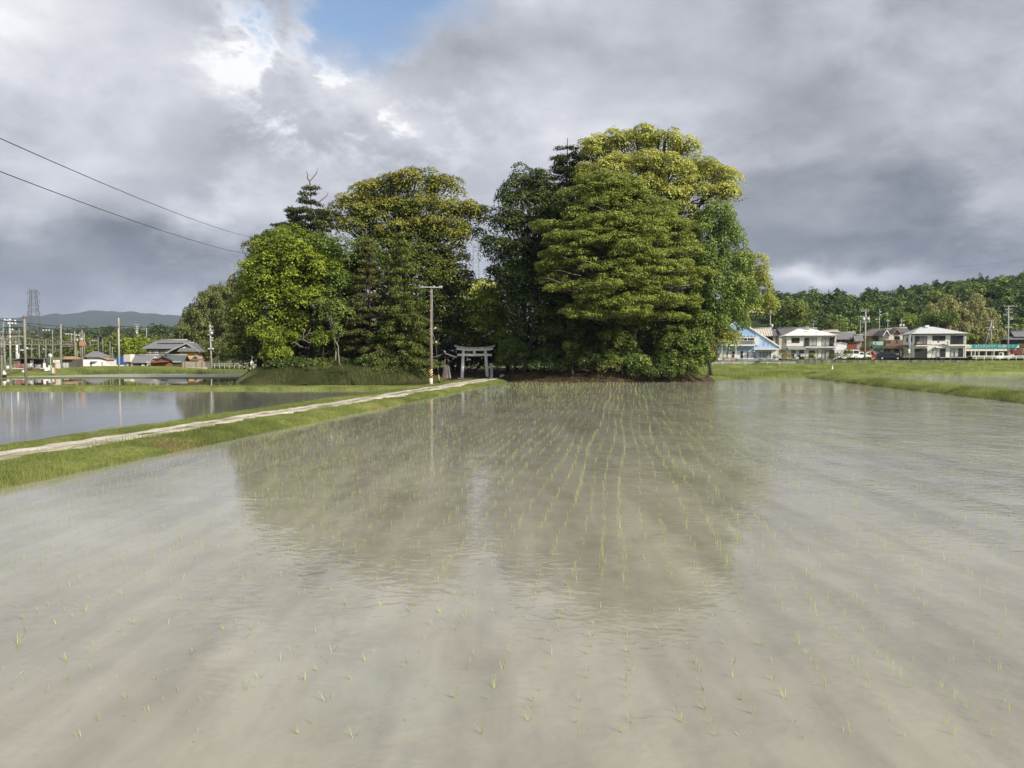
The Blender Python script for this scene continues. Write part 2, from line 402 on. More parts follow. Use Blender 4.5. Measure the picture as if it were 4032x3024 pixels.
# the mound the grove stands on
def mound(name, cx, cy, ax, ay, h, mat, seed, taper=0.0):
    u = np.linspace(-1.25, 1.25, 90); X, Y = np.meshgrid(u*ax, np.linspace(-1.25, 1.25, 50)*ay)
    r = (np.abs(X/ax)**4 + np.abs(Y/ay)**4)**.25 + .10*(vnoise(X*.35+50, Y*.35+50, seed)-.5)
    Z = -.4 + (h*(1-taper*smooth(-14, -7.5, X+cx))+.4)*(1-smooth(.80, 1.03, r)) + .75*(vnoise(X*.33+9, Y*.33, seed+1)-.5)*(r < 1.0) + .14*(vnoise(X*2+9, Y*2, seed+2)-.5)*(r < 1.0)
    o = link(name, grid_mesh(name, np.stack([X+cx, Y+cy, Z], -1), mat)); return tag(o, kind='structure')
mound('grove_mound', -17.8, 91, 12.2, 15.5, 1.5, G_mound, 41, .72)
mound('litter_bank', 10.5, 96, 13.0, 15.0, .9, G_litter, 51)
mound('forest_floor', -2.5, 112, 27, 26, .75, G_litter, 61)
# ------------------------------------------------------------------ foliage
def unit(n):
    v = rng.normal(size=(n, 3)); return v / np.linalg.norm(v, axis=1, keepdims=True)
def leaves_at(C, Nrm, size, tint, aspect=.62, tip=None):
    """rhombic leaf faces at C with normals Nrm"""
    n = len(C); r = unit(n)
    if tip is not None: r = r*.5 + tip
    u = np.cross(Nrm, r); u /= np.linalg.norm(u, axis=1, keepdims=True) + 1e-9
    v = np.cross(Nrm, u)
    s = (size * rng.uniform(.65, 1.3, n))[:, None]
    fold = Nrm * s * .12
    V = np.stack([C - v*s*.5, C + u*s*aspect*.5 + fold, C + v*s*.5, C - u*s*aspect*.5 + fold], 1)
    return V.reshape(-1, 3), tint
def foliage(lobes, leaf=.34, puff=.85, dens=1.0, per=46, shape=(1,1,.8), up=.55, droop=0.0, fill=.25, tintf=None, base_t=.42, new=.30, spread=1.0, back=1.0, cap=0.0):
    """lobes: (centre(3), radii(3)[, density]); puffs of leaves over each lobe's shell with some inside"""
    if leaf < .42: leaf *= .72; per = int(per*1.75)
    VV = []; TT = []
    for lb in lobes:
        c = np.array(lb[0], float); r = np.array(lb[1], float)
        if cap: r = np.maximum(r-.22*puff, .6*r); c[2] -= .75*puff
        dn = dens * (lb[2] if len(lb) > 2 else 1.0)
        area = 4*math.pi*((((r[0]*r[1])**1.6+(r[0]*r[2])**1.6+(r[1]*r[2])**1.6)/3)**(1/1.6))
        n = max(3, int(area*dn/(puff*puff*2.6)))
        d = unit(n); d[:, 2] = np.where(d[:, 2] < -.35, -d[:, 2]*.6, d[:, 2]); d /= np.linalg.norm(d, axis=1, keepdims=True)
        if back < 1: d[:, 1] = np.where((d[:, 1] > .3) & (rng.random(n) > back), -d[:, 1], d[:, 1])
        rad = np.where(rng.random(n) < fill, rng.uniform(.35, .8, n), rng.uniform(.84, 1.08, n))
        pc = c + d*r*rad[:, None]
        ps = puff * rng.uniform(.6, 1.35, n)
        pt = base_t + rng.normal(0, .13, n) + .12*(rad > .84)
        m = np.maximum(6, (per*(ps/puff)**1.7).astype(int))
        idx = np.repeat(np.arange(n), m); k = len(idx)
        w = unit(k)
        od = d[idx]
        if cap: w[:, 2] = np.where((w[:, 2] < -.1) & (rng.random(k) < cap), -w[:, 2]*.9, w[:, 2])
        w = w + od*.35 + np.array([0, 0, up*.5]); w /= np.linalg.norm(w, axis=1, keepdims=True)
        q = rng.uniform(.45, 1.0, k)**(.6 if not cap else .33)
        if cap: q = q*(1+.2*np.sin(w[:,0]*6+pc[idx,0]*5)*np.sin(w[:,1]*6+pc[idx,1]*5)*np.cos(w[:,2]*5+pc[idx,2]*5))
        off = w * (ps[idx]*q)[:, None] * np.array(shape) * spread
        P = pc[idx] + off
        P[:, 2] -= droop * ps[idx] * (off[:, 0]**2+off[:, 1]**2)**.5/ (ps[idx]+1e-6)
        nr = w*.55 + unit(k)*.55 + np.array([0, -.05, up]); nr /= np.linalg.norm(nr, axis=1, keepdims=True)
        outer = (off*od).sum(1) / (ps[idx]+1e-6)
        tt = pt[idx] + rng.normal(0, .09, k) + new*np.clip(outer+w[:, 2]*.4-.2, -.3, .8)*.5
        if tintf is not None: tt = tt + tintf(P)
        tip = np.tile(np.array([0, 0, -1.0]), (k, 1)) if droop > .4 else None
        v, tt = leaves_at(P, nr, np.full(k, leaf), tt, tip=tip)
        VV.append(v); TT.append(tt)
    return np.concatenate(VV), np.clip(np.concatenate(TT), 0, 1)

BARK = M('grey_brown_bark', (.075,.058,.042), .9, .4, 2.5, streak=True)
BARK_PALE = M('pale_bark', (.22,.19,.15), .9, .35, 2.5, streak=True)
BARK_DARK = M('dark_bark', (.035,.028,.022), .9, .4, 2.5, streak=True)
def wob_path(a, b, n=5, amt=.12, sag=0.0):
    a = Vector(a); b = Vector(b); L = (b-a).length; out = []
    for i in range(n+1):
        u = i/n; w = math.sin(u*math.pi)*amt*L
        out.append(a.lerp(b, u) + Vector((random.uniform(-w,w), random.uniform(-w,w), random.uniform(-w,w)*.6 + sag*math.sin(u*math.pi)*L)))
    return out
NTREE = [0]
def tree(name, label, base, lobes, mat, bark=BARK, r0=.35, group=None, cat='tree', top=None, limbs=True, twigs=0, **kw):
    """lobes in world space; thing > trunk (with its limbs), crown"""
    base = Vector(base)
    root = thing(name, label, cat, base, 0, group)
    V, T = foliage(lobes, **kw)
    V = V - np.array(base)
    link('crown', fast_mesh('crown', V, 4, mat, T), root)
    mb = MB(); cs = [Vector(l[0])-base for l in lobes]
    cen = sum(cs, Vector())/len(cs); tp = (Vector(top)-base) if top is not None else Vector((cen.x, cen.y, cen.z*1.15))
    path = wob_path((0,0,-.5), tp, 7, .03); mb.tube(path, [r0*(1-.8*i/7) for i in range(8)], 8)
    if limbs:
        for l, c in zip(lobes, cs):
            u = min(.85, max(.28, (c.z*.62)/max(tp.z, .1))); i = min(6, int(u*7)); st = path[i].lerp(path[i+1], u*7-i)
            rr = r0*.36*(1-u*.4)
            pp = wob_path(st, c, 5, .07, .04); mb.tube(pp, [rr*(1-.7*k/5) for k in range(6)], 6)
            for _ in range(3+twigs):
                e = c + Vector([random.uniform(-.8,.8)*x for x in l[1]]); s0 = pp[random.choice((2,3,4))]
                mb.tube(wob_path(s0, e, 3, .08), [rr*.42, rr*.32, rr*.22, rr*.1], 5)
    mb.build('trunk', bark, root)
    return root
def lob(vx, vy, rx, ry, d, rd=None, dn=1.0):
    """ellipsoid measured on the photograph (2212-wide view), at distance d; rd = its own depth radius in metres"""
    c = av(vx, vy, d); k = d/1661.0
    return (tuple(c), (rx*k, rd if rd else (rx*.5+ry*.5)*k, ry*k), dn)

L_lime = M_leaf('lime_leaves', (.045,.075,.010), (.125,.17,.018), (.27,.31,.04), .25)
L_olive = M_leaf('olive_leaves', (.035,.048,.010), (.082,.102,.018), (.155,.175,.036), .2)
L_bronze = M_leaf('bronze_tipped_leaves', (.042,.058,.012), (.125,.148,.025), (.27,.25,.058), .25)
L_yellow = M_leaf('yellow_green_leaves', (.055,.075,.014), (.185,.208,.036), (.42,.42,.115), .28)
L_mid = M_leaf('mid_green_leaves', (.028,.05,.012), (.075,.118,.022), (.17,.22,.05), .25)
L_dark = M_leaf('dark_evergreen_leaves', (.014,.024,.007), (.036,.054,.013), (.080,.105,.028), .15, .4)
L_cedar = M_leaf('cedar_needles', (.016,.026,.008), (.042,.055,.014), (.10,.105,.03), .12)
L_cypress = M_leaf('cypress_sprays', (.030,.044,.010), (.086,.112,.021), (.175,.205,.048), .2)
L_rust = M_leaf('browning_cypress_sprays', (.034,.034,.011), (.082,.080,.022), (.15,.14,.042), .15)
L_tier = M_leaf('tiered_tree_leaves', (.050,.070,.013), (.128,.160,.027), (.25,.28,.06), .25)
L_vine = M_leaf('hanging_vine_leaves', (.04,.07,.014), (.10,.155,.03), (.24,.30,.09), .25)
L_bamboo = M_leaf('bamboo_leaves', (.05,.06,.016), (.10,.115,.03), (.18,.19,.065), .2)
L_paleb = M_leaf('pale_bamboo_leaves', (.09,.09,.03), (.20,.20,.075), (.34,.33,.15), .2)
L_glossy = M_leaf('glossy_shrub_leaves', (.018,.032,.010), (.050,.078,.018), (.13,.17,.05), .15, .4)
L_red = M_leaf('red_leaves', (.10,.03,.01), (.20,.06,.02), (.30,.10,.04), .2)

BR = dict(leaf=.36, puff=1.0, per=74, cap=.6, shape=(1,1,.92), fill=.38)
CP = dict(leaf=.36, puff=1.1, per=92, cap=.6, shape=(1,1,.92), fill=.42)
gz = 1.0
# --- left half of the grove
tree('broadleaf_tree', 'rounded lime green tree at the left end of the grove', av(628, 790, 84),
     [lob(632,530,72,45,84,4), lob(590,590,62,55,83,4), lob(672,580,62,50,83,3.5), lob(585,655,62,50,83,3.5), lob(650,645,55,55,82,3), lob(705,600,40,45,84,3), lob(556,620,34,55,85,3), lob(625,700,60,40,83.5,3)],
     L_lime, r0=.4, dens=1.35, base_t=.40, **BR)
tree('broadleaf_tree', 'low yellow green tree at the foot of the lime green tree', av(619, 782, 80),
     [lob(575,722,27,26,80.5,1.8), lob(612,735,30,22,80,1.6), lob(600,768,28,17,80,1.3)], L_lime, r0=.13, leaf=.3, puff=.6, per=34, dens=1.1, base_t=.48)
tree('broadleaf_tree', 'small bushy lime tree on a thin stem right of the bare branch', av(700, 788, 80.5),
     [lob(697,735,24,26,80.5,1.3)], L_lime, r0=.09, leaf=.3, puff=.55, per=34, base_t=.35)
tree('broadleaf_tree', 'dull olive tree behind the left end of the grove, sloping to the bamboo', av(560, 790, 90),
     [lob(555,600,32,70,90,4), lob(536,680,26,55,90,4), lob(530,745,30,38,88,4), lob(575,740,40,45,87,4), lob(560,540,20,34,91,3)], L_olive, r0=.35, dens=1.3, base_t=.42, **BR)
tree('broadleaf_tree', 'fresh green maple below the bronze crown', av(760, 790, 84),
     [lob(745,548,48,36,84,3), lob(725,610,45,45,83,3), lob(790,545,40,30,85,3), lob(700,520,28,26,86,2.5), lob(745,680,48,45,83,3), lob(715,660,34,30,81,2)],
     L_mid, r0=.3, dens=1.25, base_t=.45, **BR)
tree('young_tree', 'slender young tree with sparse leaves and a leaning pale stem', av(737, 790, 79.5),
     [lob(700,660,24,15,79.5,1,.7), lob(712,690,20,12,79.5,.8,.6), lob(730,720,14,14,79.5,.8,.5)], L_mid, BARK_PALE, r0=.1, leaf=.28, puff=.5, per=26, base_t=.62)
tree('camphor_tree', 'broad camphor tree with bronze new leaves in the left half', av(865, 788, 93),
     [lob(722,470,32,24,92,2.5), lob(760,440,38,28,92,3), lob(800,412,36,28,93,3), lob(770,490,45,20,92,2.5,.8), lob(850,395,36,26,93,3), lob(900,388,42,24,93,3.5), lob(955,400,40,24,94,3),
      lob(850,455,52,28,92,3,.85), lob(925,445,56,34,92,3.5), lob(985,455,44,26,92,3), lob(1022,450,24,20,92,2), lob(865,492,50,28,91.5,3), lob(795,462,34,24,92,2.5), lob(925,486,44,28,92,3), lob(835,435,34,26,94,3), lob(960,500,52,36,91,3), lob(1010,500,30,28,92,2.5,.8), lob(820,520,60,30,92,3,.8), lob(990,560,26,34,92,2.5,.6)],
     L_bronze, BARK_DARK, r0=.62, dens=1.6, base_t=.38, new=.58, tintf=lambda P: (P[:,2]-16)*.012, twigs=2, **CP)
def conifer(name, label, base, top, width, mat, bark=BARK, droop=.35, gap=0.0, r0=.3, leaf=.3, puff=.6, per=26, start=.2, step=.9, group=None, irr=.25, power=.8, base_t=.42, flat=.5, up=.3):
    """upright trunk; whorled boughs carry drooping sprays"""
    leaf *= .75; per = int(per*1.6)
    base = Vector(base); top = Vector(top); H = top.z-base.z
    root = thing(name, label, 'tree', base, 0, group)
    mb = MB(); mb.tube(wob_path((0,0,-.5), top-base, 6, .012), [r0*(1-.9*i/6) for i in range(7)], 8)
    VV = []; TT = []
    z = start*H
    while z < H*.985:
        u = (z/H-start)/(1-start); rad = width*((1-u)**power)*(1.0+.0*u)+.25
        nb = max(4, int(rad*3.2)); a0 = random.uniform(0, 6.3)
        for k in range(nb):
            if random.random() < gap: continue
            a = a0 + k*2*math.pi/nb + random.uniform(-.3,.3); rr = rad*random.uniform(1-irr*1.6, 1+irr)
            c0 = (top-base)*(z/H)
            e = Vector((c0.x+math.cos(a)*rr, c0.y+math.sin(a)*rr, z + random.uniform(-.3,.3)*step - droop*rr*.45))
            mb.tube([Vector((c0.x, c0.y, z)), Vector((c0.x,c0.y,z)).lerp(e, .55)+Vector((0,0,.1*rr)), e], [r0*.2*(1-u*.5), r0*.12, .02], 4)
            m = max(2, int(rr/(puff*.75)))
            for i in range(m):
                q = .3+.7*(i+.6)/m; p = Vector((c0.x, c0.y, z)).lerp(e, q)
                VV.append((p.x, p.y, p.z, puff*random.uniform(.7,1.25)*(1.15-.4*q), a))
        z += step*random.uniform(.8,1.2)
    A = np.array(VV); m = (per*(A[:,3]/puff)).astype(int).clip(5); idx = np.repeat(np.arange(len(A)), m); k = len(idx)
    w = unit(k); off = w*(A[idx,3]*rng.uniform(.3,1,k))[:,None]*np.array([1,1,flat])
    off[:,2] -= droop*(off[:,0]**2+off[:,1]**2)
    P = A[idx,:3] + off
    nr = w*.5+unit(k)*.6+np.array([0,0,up]); nr /= np.linalg.norm(nr, axis=1, keepdims=True)
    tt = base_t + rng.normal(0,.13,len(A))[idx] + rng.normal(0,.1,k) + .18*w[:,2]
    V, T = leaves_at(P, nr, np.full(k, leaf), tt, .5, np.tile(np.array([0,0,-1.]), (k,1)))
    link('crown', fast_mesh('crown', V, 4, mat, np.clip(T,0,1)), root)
    mb.build('trunk', bark, root)
    return root
c1 = conifer('cedar_tree', 'tall thin cedar with a dead forked tip rising above the left trees', av(668,790,90), av(670,398,90), 5.2, L_cedar, gap=.10, r0=.3, leaf=.34, puff=.66, per=34, start=.42, step=.85, irr=.42, power=.62, droop=.22, base_t=.42)
mb = MB(); b0 = av(668,790,90)
for pts in ([(670,400),(669,392),(676,384),(684,374),(686,362)], [(669,392),(664,384),(665,377),(661,370)], [(671,440),(690,436),(705,424),(709,416)], [(668,464),(700,462),(715,459)]):
    mb.tube([av(x,y,90)-b0 for x,y in pts], [.09-.014*i for i in range(len(pts))], 5)
mb.build('dead_branch', BARK_PALE, c1)
conifer('cedar_tree', 'shorter dark cedar peeping out left of the tall thin cedar', av(628,790,91), av(632,446,91), 5.2, L_cedar, gap=.08, r0=.25, leaf=.34, puff=.66, per=34, start=.45, step=.85, irr=.4, power=.6, base_t=.36)
conifer('cypress_tree', 'browning cypress with bare twigs left of the big green cypress', av(800,792,82), av(795,508,82), 2.7, L_rust, gap=.10, r0=.24, leaf=.3, puff=.6, per=34, start=.16, step=.8, base_t=.42, power=.62)
conifer('cypress_tree', 'big drooping green cypress left of the wooden pole', av(866,803,81), av(868,494,82), 3.4, L_cypress, gap=.04, r0=.36, leaf=.32, puff=.72, per=44, start=.07, step=.75, droop=.5, power=.62, irr=.3, base_t=.45)
conifer('cypress_tree', 'narrow cypress right behind the wooden pole', av(946,800,90.5), av(936,500,91), 2.7, L_cypress, gap=.04, r0=.3, leaf=.32, puff=.68, per=42, start=.3, step=.75, droop=.5, power=.5, irr=.3, base_t=.36)
conifer('cypress_tree', 'slim olive cypress between the browning cypress and the young tree', av(770,792,85), av(768,560,85), 2.4, L_cypress, gap=.1, r0=.2, leaf=.3, puff=.6, per=34, start=.15, step=.8, power=.6, base_t=.25)
tree('broadleaf_tree', 'dark broad tree behind the pole with a thin crown against the sky', av(990, 795, 92),
     [lob(985,610,34,34,92,3), lob(968,670,40,50,91,3), lob(1005,720,34,45,92,3), lob(1010,600,18,26,93,2,.5)], L_dark, BARK_DARK, r0=.35, dens=1.1, **BR)
# --- behind the gate
tree('maple_tree', 'bright maple overhanging the stone gate', av(1100, 800, 92),
     [lob(1048,655,40,30,90,2.5), lob(1085,640,36,28,90,2.5), lob(1042,695,36,28,90,2.5), lob(1085,690,42,32,90,2.6), lob(1060,722,44,18,91,1.8), lob(1015,728,26,14,91,1.6), lob(1105,725,28,24,89.5,1.8)],
     L_lime, r0=.28, dens=1.35, base_t=.36, **BR)
tree('broadleaf_tree', 'pale yellow tree far behind the gap above the gate', av(1020, 780, 125), [lob(1012,640,26,16,125,3), lob(1045,628,24,14,125,3), lob(1028,690,40,40,125,4)], L_yellow, r0=.3, leaf=.5, puff=1.1, per=34, dens=1.1, base_t=.4)
tree('broadleaf_tree', 'dark wooded clump behind the pale yellow tree in the gap', av(1030, 780, 150), [lob(1010,640,40,30,150,5), lob(1060,640,40,32,150,5), lob(1030,700,60,40,150,5)], L_dark, r0=.3, leaf=.6, puff=1.3, per=30, dens=1.1)
# --- right half of the grove
conifer('cedar_tree', 'dark cedar whose tip stands left of the yellow camphor', av(1222,790,95), av(1226,298,95), 6.0, L_cedar, gap=.06, r0=.4, leaf=.36, puff=.75, per=36, start=.35, step=1.0, irr=.4, power=.5, droop=.3, base_t=.36)
tree('broadleaf_tree', 'tall dark evergreen right of the sky gap', av(1140, 795, 90),
     [lob(1140,385,40,32,91,3), lob(1105,425,34,34,90,3), lob(1165,420,40,40,90,3), lob(1090,480,38,40,89,3), lob(1140,480,50,40,89,3.5), lob(1190,470,40,50,90,3), lob(1075,540,36,36,89,3), lob(1130,545,55,40,88,3.5), lob(1190,540,36,50,89,3), lob(1062,590,24,20,90,2,.7)],
     L_dark, BARK_DARK, r0=.5, dens=1.4, base_t=.46, new=.45, **BR)
tree('broadleaf_tree', 'grey green tree in front of the tall dark evergreen', av(1130, 800, 86),
     [lob(1120,590,50,36,86,2.8), lob(1165,610,50,40,86,2.8), lob(1140,660,55,40,85.5,2.8), lob(1195,670,45,50,86,2.8), lob(1235,640,40,50,86,2.8)],
     L_glossy, r0=.3, dens=1.35, base_t=.36, **BR)
tree('camphor_tree', 'huge yellow green camphor crowning the right half of the grove', av(1400, 790, 95),
     [lob(1285,330,36,34,95,3.5), lob(1325,305,36,24,95,3), lob(1375,300,40,24,96,3.5), lob(1425,300,40,25,96,3.5), lob(1470,320,32,28,96,3), lob(1270,375,30,26,94,3), lob(1320,365,42,32,93,3.5), lob(1385,355,46,34,93,4),
      lob(1445,365,48,34,93,4), lob(1505,365,30,26,95,3), lob(1545,360,32,22,95,2.6), lob(1570,385,26,22,95,2.4), lob(1495,405,46,28,94,3), lob(1545,408,40,20,94,2.6), lob(1578,410,18,18,94,2), lob(1445,420,40,28,93,3), lob(1400,400,40,24,93,3), lob(1470,450,30,20,94,2.5,.7)],
     L_yellow, BARK_DARK, r0=.8, dens=1.6, base_t=.54, new=.5, twigs=2, **CP)
mb = MB()
root = [o for o in S.objects if o.get('label', '').startswith('huge yellow')][0]; rb = root.location
for pts, r in (([(1430,470),(1460,443),(1490,438),(1515,440),(1545,436)], .16), ([(1460,445),(1470,425),(1480,410)], .12), ([(1490,438),(1510,430),(1540,432)], .09), ([(1545,436),(1562,428),(1575,432)], .05)):
    mb.tube([av(x,y,93.2)-rb for x,y in pts], [r*(1-.14*i) for i in range(len(pts))], 6)
mb.build('bare_limb', BARK_DARK, root)
# flat-tiered tree in front
pads = []
for i in range(150):
    u = i/149; vy = 388 + u*290
    if vy < 400: hw = 40
    else: hw = 172*math.sin(min(1.0, (vy-372)/230.0)*math.pi/2)**.9
    if vy > 570: hw *= 1-.5*(vy-570)/125
    vx = 1338 + (random.random()*2-1)*hw + (vy-390)*.05
    q = (vx-1338)/(hw+1)
    d = 82.5 - 5.0*math.sqrt(max(0, 1-q*q))*min(1, (vy-380)/140) + random.uniform(-.4, .8)
    pads.append(lob(vx, vy + 26*abs(q)**2, random.uniform(22, 46), random.uniform(7, 15), d, random.uniform(1.3, 2.3)))
for vx in range(1180, 1520, 34):
    pads.append(lob(vx+random.uniform(-12,12), 470+random.uniform(-25,150), 40, 9, 82, 2.5))
pads.append(lob(1305,392,60,16,83,3)); pads.append(lob(1300,420,90,18,83,3)); pads.append(lob(1350,450,110,18,82.5,3))
tt = tree('tiered_tree', 'wide dome shaped tree with flat tiers of foliage and bare grey branches', av(1350, 798, 86.5), pads, L_tier, BARK_PALE, r0=.34, leaf=.25, puff=.5, per=30, shape=(1.15,1.15,.55), up=.7, dens=1.0, fill=.3, base_t=.48, new=.45, twigs=2, top=av(1330,440,83.5))
tree('broadleaf_tree', 'dark inner tree hidden behind the tiered tree', av(1370, 795, 90),
     [lob(1330,480,100,70,89,3), lob(1300,580,110,70,88,3), lob(1410,570,90,80,88,3), lob(1360,670,130,60,87,3)], L_dark, BARK_DARK, r0=.4, dens=.9, base_t=.4, **BR)
tree('vine_covered_tree', 'fresh green tree draped with hanging vines right of the tiered tree', av(1500, 795, 87),
     [lob(1545,475,36,32,86,2.6), lob(1515,510,34,40,86,2.6), lob(1570,520,34,36,86,2.6), lob(1530,565,44,42,85.5,2.8), lob(1585,580,36,42,86,2.6), lob(1550,625,48,42,85,2.8), lob(1600,640,30,40,86,2.6), lob(1560,685,54,36,85,2.6), lob(1500,640,30,34,85,2.2)],
     L_vine, r0=.35, leaf=.34, puff=.72, per=42, shape=(.85,.85,1.15), droop=.5, dens=1.25, base_t=.42, new=.5)
tree('camphor_tree', 'olive yellow camphor at the right edge of the grove above the blue house', av(1500, 790, 93),
     [lob(1620,560,26,24,93,2.5), lob(1632,605,30,40,93,2.8), lob(1645,650,22,28,93,2.2), lob(1606,664,38,24,92,2.4), lob(1600,625,34,50,94,3), lob(1560,730,30,34,95,3)],
     L_yellow, r0=.4, dens=1.8, base_t=.38, new=.4, **CP)
tree('broadleaf_tree', 'vivid green leafy branch reaching over the roof of the blue house', av(1535, 800, 83),
     [lob(1545,700,22,14,82.5,1.3), lob(1515,735,26,22,82.5,1.7), lob(1562,712,12,8,82,.8,.8), lob(1510,700,26,24,83,1.8), lob(1520,770,14,14,83,1.2)], L_mid, r0=.2, leaf=.32, puff=.62, per=40, dens=1.2, base_t=.55)
tree('red_leaved_shrub', 'shrub with rust red leaves beside the blue house', av(1530, 805, 84), [lob(1530,752,9,32,84,.9)], L_red, r0=.06, leaf=.26, puff=.4, per=26, cat='shrub')
for (lab, L_, m_) in [('dark evergreen filling the lower right half under the tiers, at the left', [lob(1250,690,60,50,86.5,2.6), lob(1230,745,55,45,86,2.4)], L_glossy), ('dark evergreen under the middle of the tiered tree', [lob(1335,680,60,44,86.5,2.6), lob(1330,735,60,44,86,2.4)], L_dark),
        ('dark evergreen under the right of the tiered tree', [lob(1415,690,60,46,86.5,2.6), lob(1440,745,55,45,86,2.4)], L_glossy), ('dark evergreen behind the dense leafy corner shrub', [lob(1500,690,50,46,86.5,2.6), lob(1500,740,36,45,86,2)], L_dark)]:
    tree('evergreen_tree', lab, av(L_[0][0][0]*0+{0:1240,1:1335,2:1425,3:1505}[['left','tree','tree ','shrub'].index('left') if lab.endswith('left') else (1 if 'middle' in lab else (2 if 'right of' in lab else 3))], 800, 86.5), L_, m_, BARK_DARK, r0=.2, leaf=.34, puff=.75, per=44, dens=1.2, base_t=.36)
# undergrowth along the right bank
def shrub(label, vx, vy, vbase, d, lobes, mat, name='evergreen_shrub', **kw):
    k = dict(leaf=.26, puff=.55, per=40, dens=1.2, r0=.1, base_t=.4); k.update(kw)
    return tree(name, label, av(vx, vbase, d), lobes, mat, cat='shrub', **k)
tree('broadleaf_tree', 'olive green tree filling the gap between the cypress and the bronze crown', av(835, 792, 89), [lob(800,585,60,50,89,3), lob(870,560,60,50,90,3), lob(930,560,50,44,90,3), lob(760,600,50,50,88,3), lob(960,600,40,40,89,3)], L_olive, BARK_DARK, r0=.3, dens=1.2, base_t=.40, **BR)
shrub('overhanging dark shrub at the foot of the tiered tree', 1290, 780, 808, 83, [lob(1285,775,40,24,83,1.6), lob(1345,778,44,26,83.4,1.6), lob(1250,785,30,16,82.6,1.2), lob(1180,792,44,13,83,1.2)], L_glossy, base_t=.25)
shrub('deep green shrub beside the stone post of the gate', 1110, 770, 800, 86, [lob(1110,765,32,32,86,2), lob(1088,785,14,16,86,1)], L_mid, base_t=.32)
shrub('big dark camellia above the brown leaf bank', 1190, 740, 805, 85, [lob(1150,720,48,42,85.5,2.4), lob(1215,730,52,44,85,2.4), lob(1180,775,52,28,85,2)], L_glossy, base_t=.28)
shrub('blackish evergreen thicket below the tiered tree', 1290, 760, 805, 84.5, [lob(1270,770,46,32,84.5,2), lob(1300,715,52,44,85,2.4), lob(1240,790,40,16,84,1.5)], L_glossy, base_t=.22)
shrub('small lit bush on a stem at the edge of the brown leaf bank', 1237, 770, 800, 82.3, [lob(1232,752,14,15,82.3,.8), lob(1240,772,12,12,82.3,.7)], L_mid, base_t=.5)
shrub('olive bush under the lowest tier of the tiered tree', 1345, 745, 808, 82.5, [lob(1335,735,34,36,82.5,1.8), lob(1360,700,36,24,82.5,1.6), lob(1320,790,26,18,82.3,1.2)], L_cypress, base_t=.42)
shrub('pale leaved low bush in the hollow left of the leafy corner shrub', 1375, 790, 812, 82, [lob(1372,788,30,20,82,1.3), lob(1410,795,24,16,82.3,1.2)], L_vine, base_t=.40)
shrub('dense leafy corner shrub at the right end of the grove', 1475, 760, 815, 83, [lob(1475,750,50,44,83,2.6), lob(1498,740,28,40,83.5,2), lob(1445,785,34,26,82.6,1.6), lob(1490,790,40,22,82.6,1.8), lob(1512,770,16,22,83,1.2)], L_mid, base_t=.56, new=.5, leaf=.3, puff=.62)
shrub('dark shrub in the hollow behind the pale leaved bush', 1420, 740, 805, 86, [lob(1420,740,60,50,86,2.5), lob(1400,690,60,40,86,2.5)], L_dark)
for q in range(16):
    vy = random.uniform(430, 640); vx = 1338 + random.uniform(-.75,.75)*150*math.sin(min(1.0,(vy-372)/230.0)*math.pi/2); sg = 1 if vx > 1338 else -1
    d0 = 80.5 - 2.2*min(1,(vy-380)/140); mb = MB(); o0 = Vector(tt.location)
    pts = [av(vx+sg*22*i+random.uniform(-4,4), vy-[0,7,10,12][i]+random.uniform(-4,4), d0-.25*i)-o0 for i in range(4)]
    mb.tube(pts, [.05,.04,.03,.012], 5)
    for i in (1,2): mb.tube([pts[i], pts[i]+Vector((sg*random.uniform(.3,.8), -.2, random.uniform(-.5,.6)))], [.026,.008], 4)
    mb.build('bare_branch', BARK_PALE, tt)
for i, (vx, rx, ry) in enumerate([(648,30,12),(690,24,9),(740,34,12),(795,30,13),(838,22,10),(895,22,9),(600,26,10)]):
    shrub('low ragged bush on the crest of the shaded mound before the trunks', vx, 786, 796, 79.5+i%3, [lob(vx,787,rx,ry,79.5+i%3,1.3), lob(vx+rx*.6,791,rx*.5,ry*.7,79.2+i%3,.9)], (L_glossy, L_olive, L_dark)[i%3], name='low_bush', group='low bushes along the crest of the mound', puff=.42, per=26, base_t=.42)
shrub('low green bush spilling over the middle of the brown leaf bank', 1400, 800, 815, 81.8, [lob(1395,803,30,11,81.8,1.2), lob(1430,806,22,9,81.6,1.0)], L_glossy, base_t=.45)
shrub('small bright bush at the water edge below the leafy corner shrub', 1500, 805, 818, 81.8, [lob(1495,806,24,11,81.8,1.1), lob(1465,808,18,9,81.6,.9)], L_mid, base_t=.5)
# deep shade at the back of the grove
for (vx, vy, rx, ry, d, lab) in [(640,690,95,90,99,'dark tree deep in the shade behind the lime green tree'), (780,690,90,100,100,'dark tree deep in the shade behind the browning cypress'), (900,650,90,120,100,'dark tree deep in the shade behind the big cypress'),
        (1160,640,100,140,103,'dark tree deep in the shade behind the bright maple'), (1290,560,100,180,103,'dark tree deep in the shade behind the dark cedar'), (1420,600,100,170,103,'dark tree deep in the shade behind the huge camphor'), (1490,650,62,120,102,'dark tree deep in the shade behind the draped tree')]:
    tree('shaded_tree', lab, av(vx, 785, d), [lob(vx,vy,rx,ry,d,4), lob(vx-rx*.6,vy+ry*.55,rx*.6,ry*.55,d+1,3), lob(vx+rx*.6,vy+ry*.55,rx*.6,ry*.55,d+1,3)], L_dark, BARK_DARK, r0=.4, leaf=.55, puff=1.2, per=30, dens=.9, base_t=.3, group='shaded trees at the back of the grove')
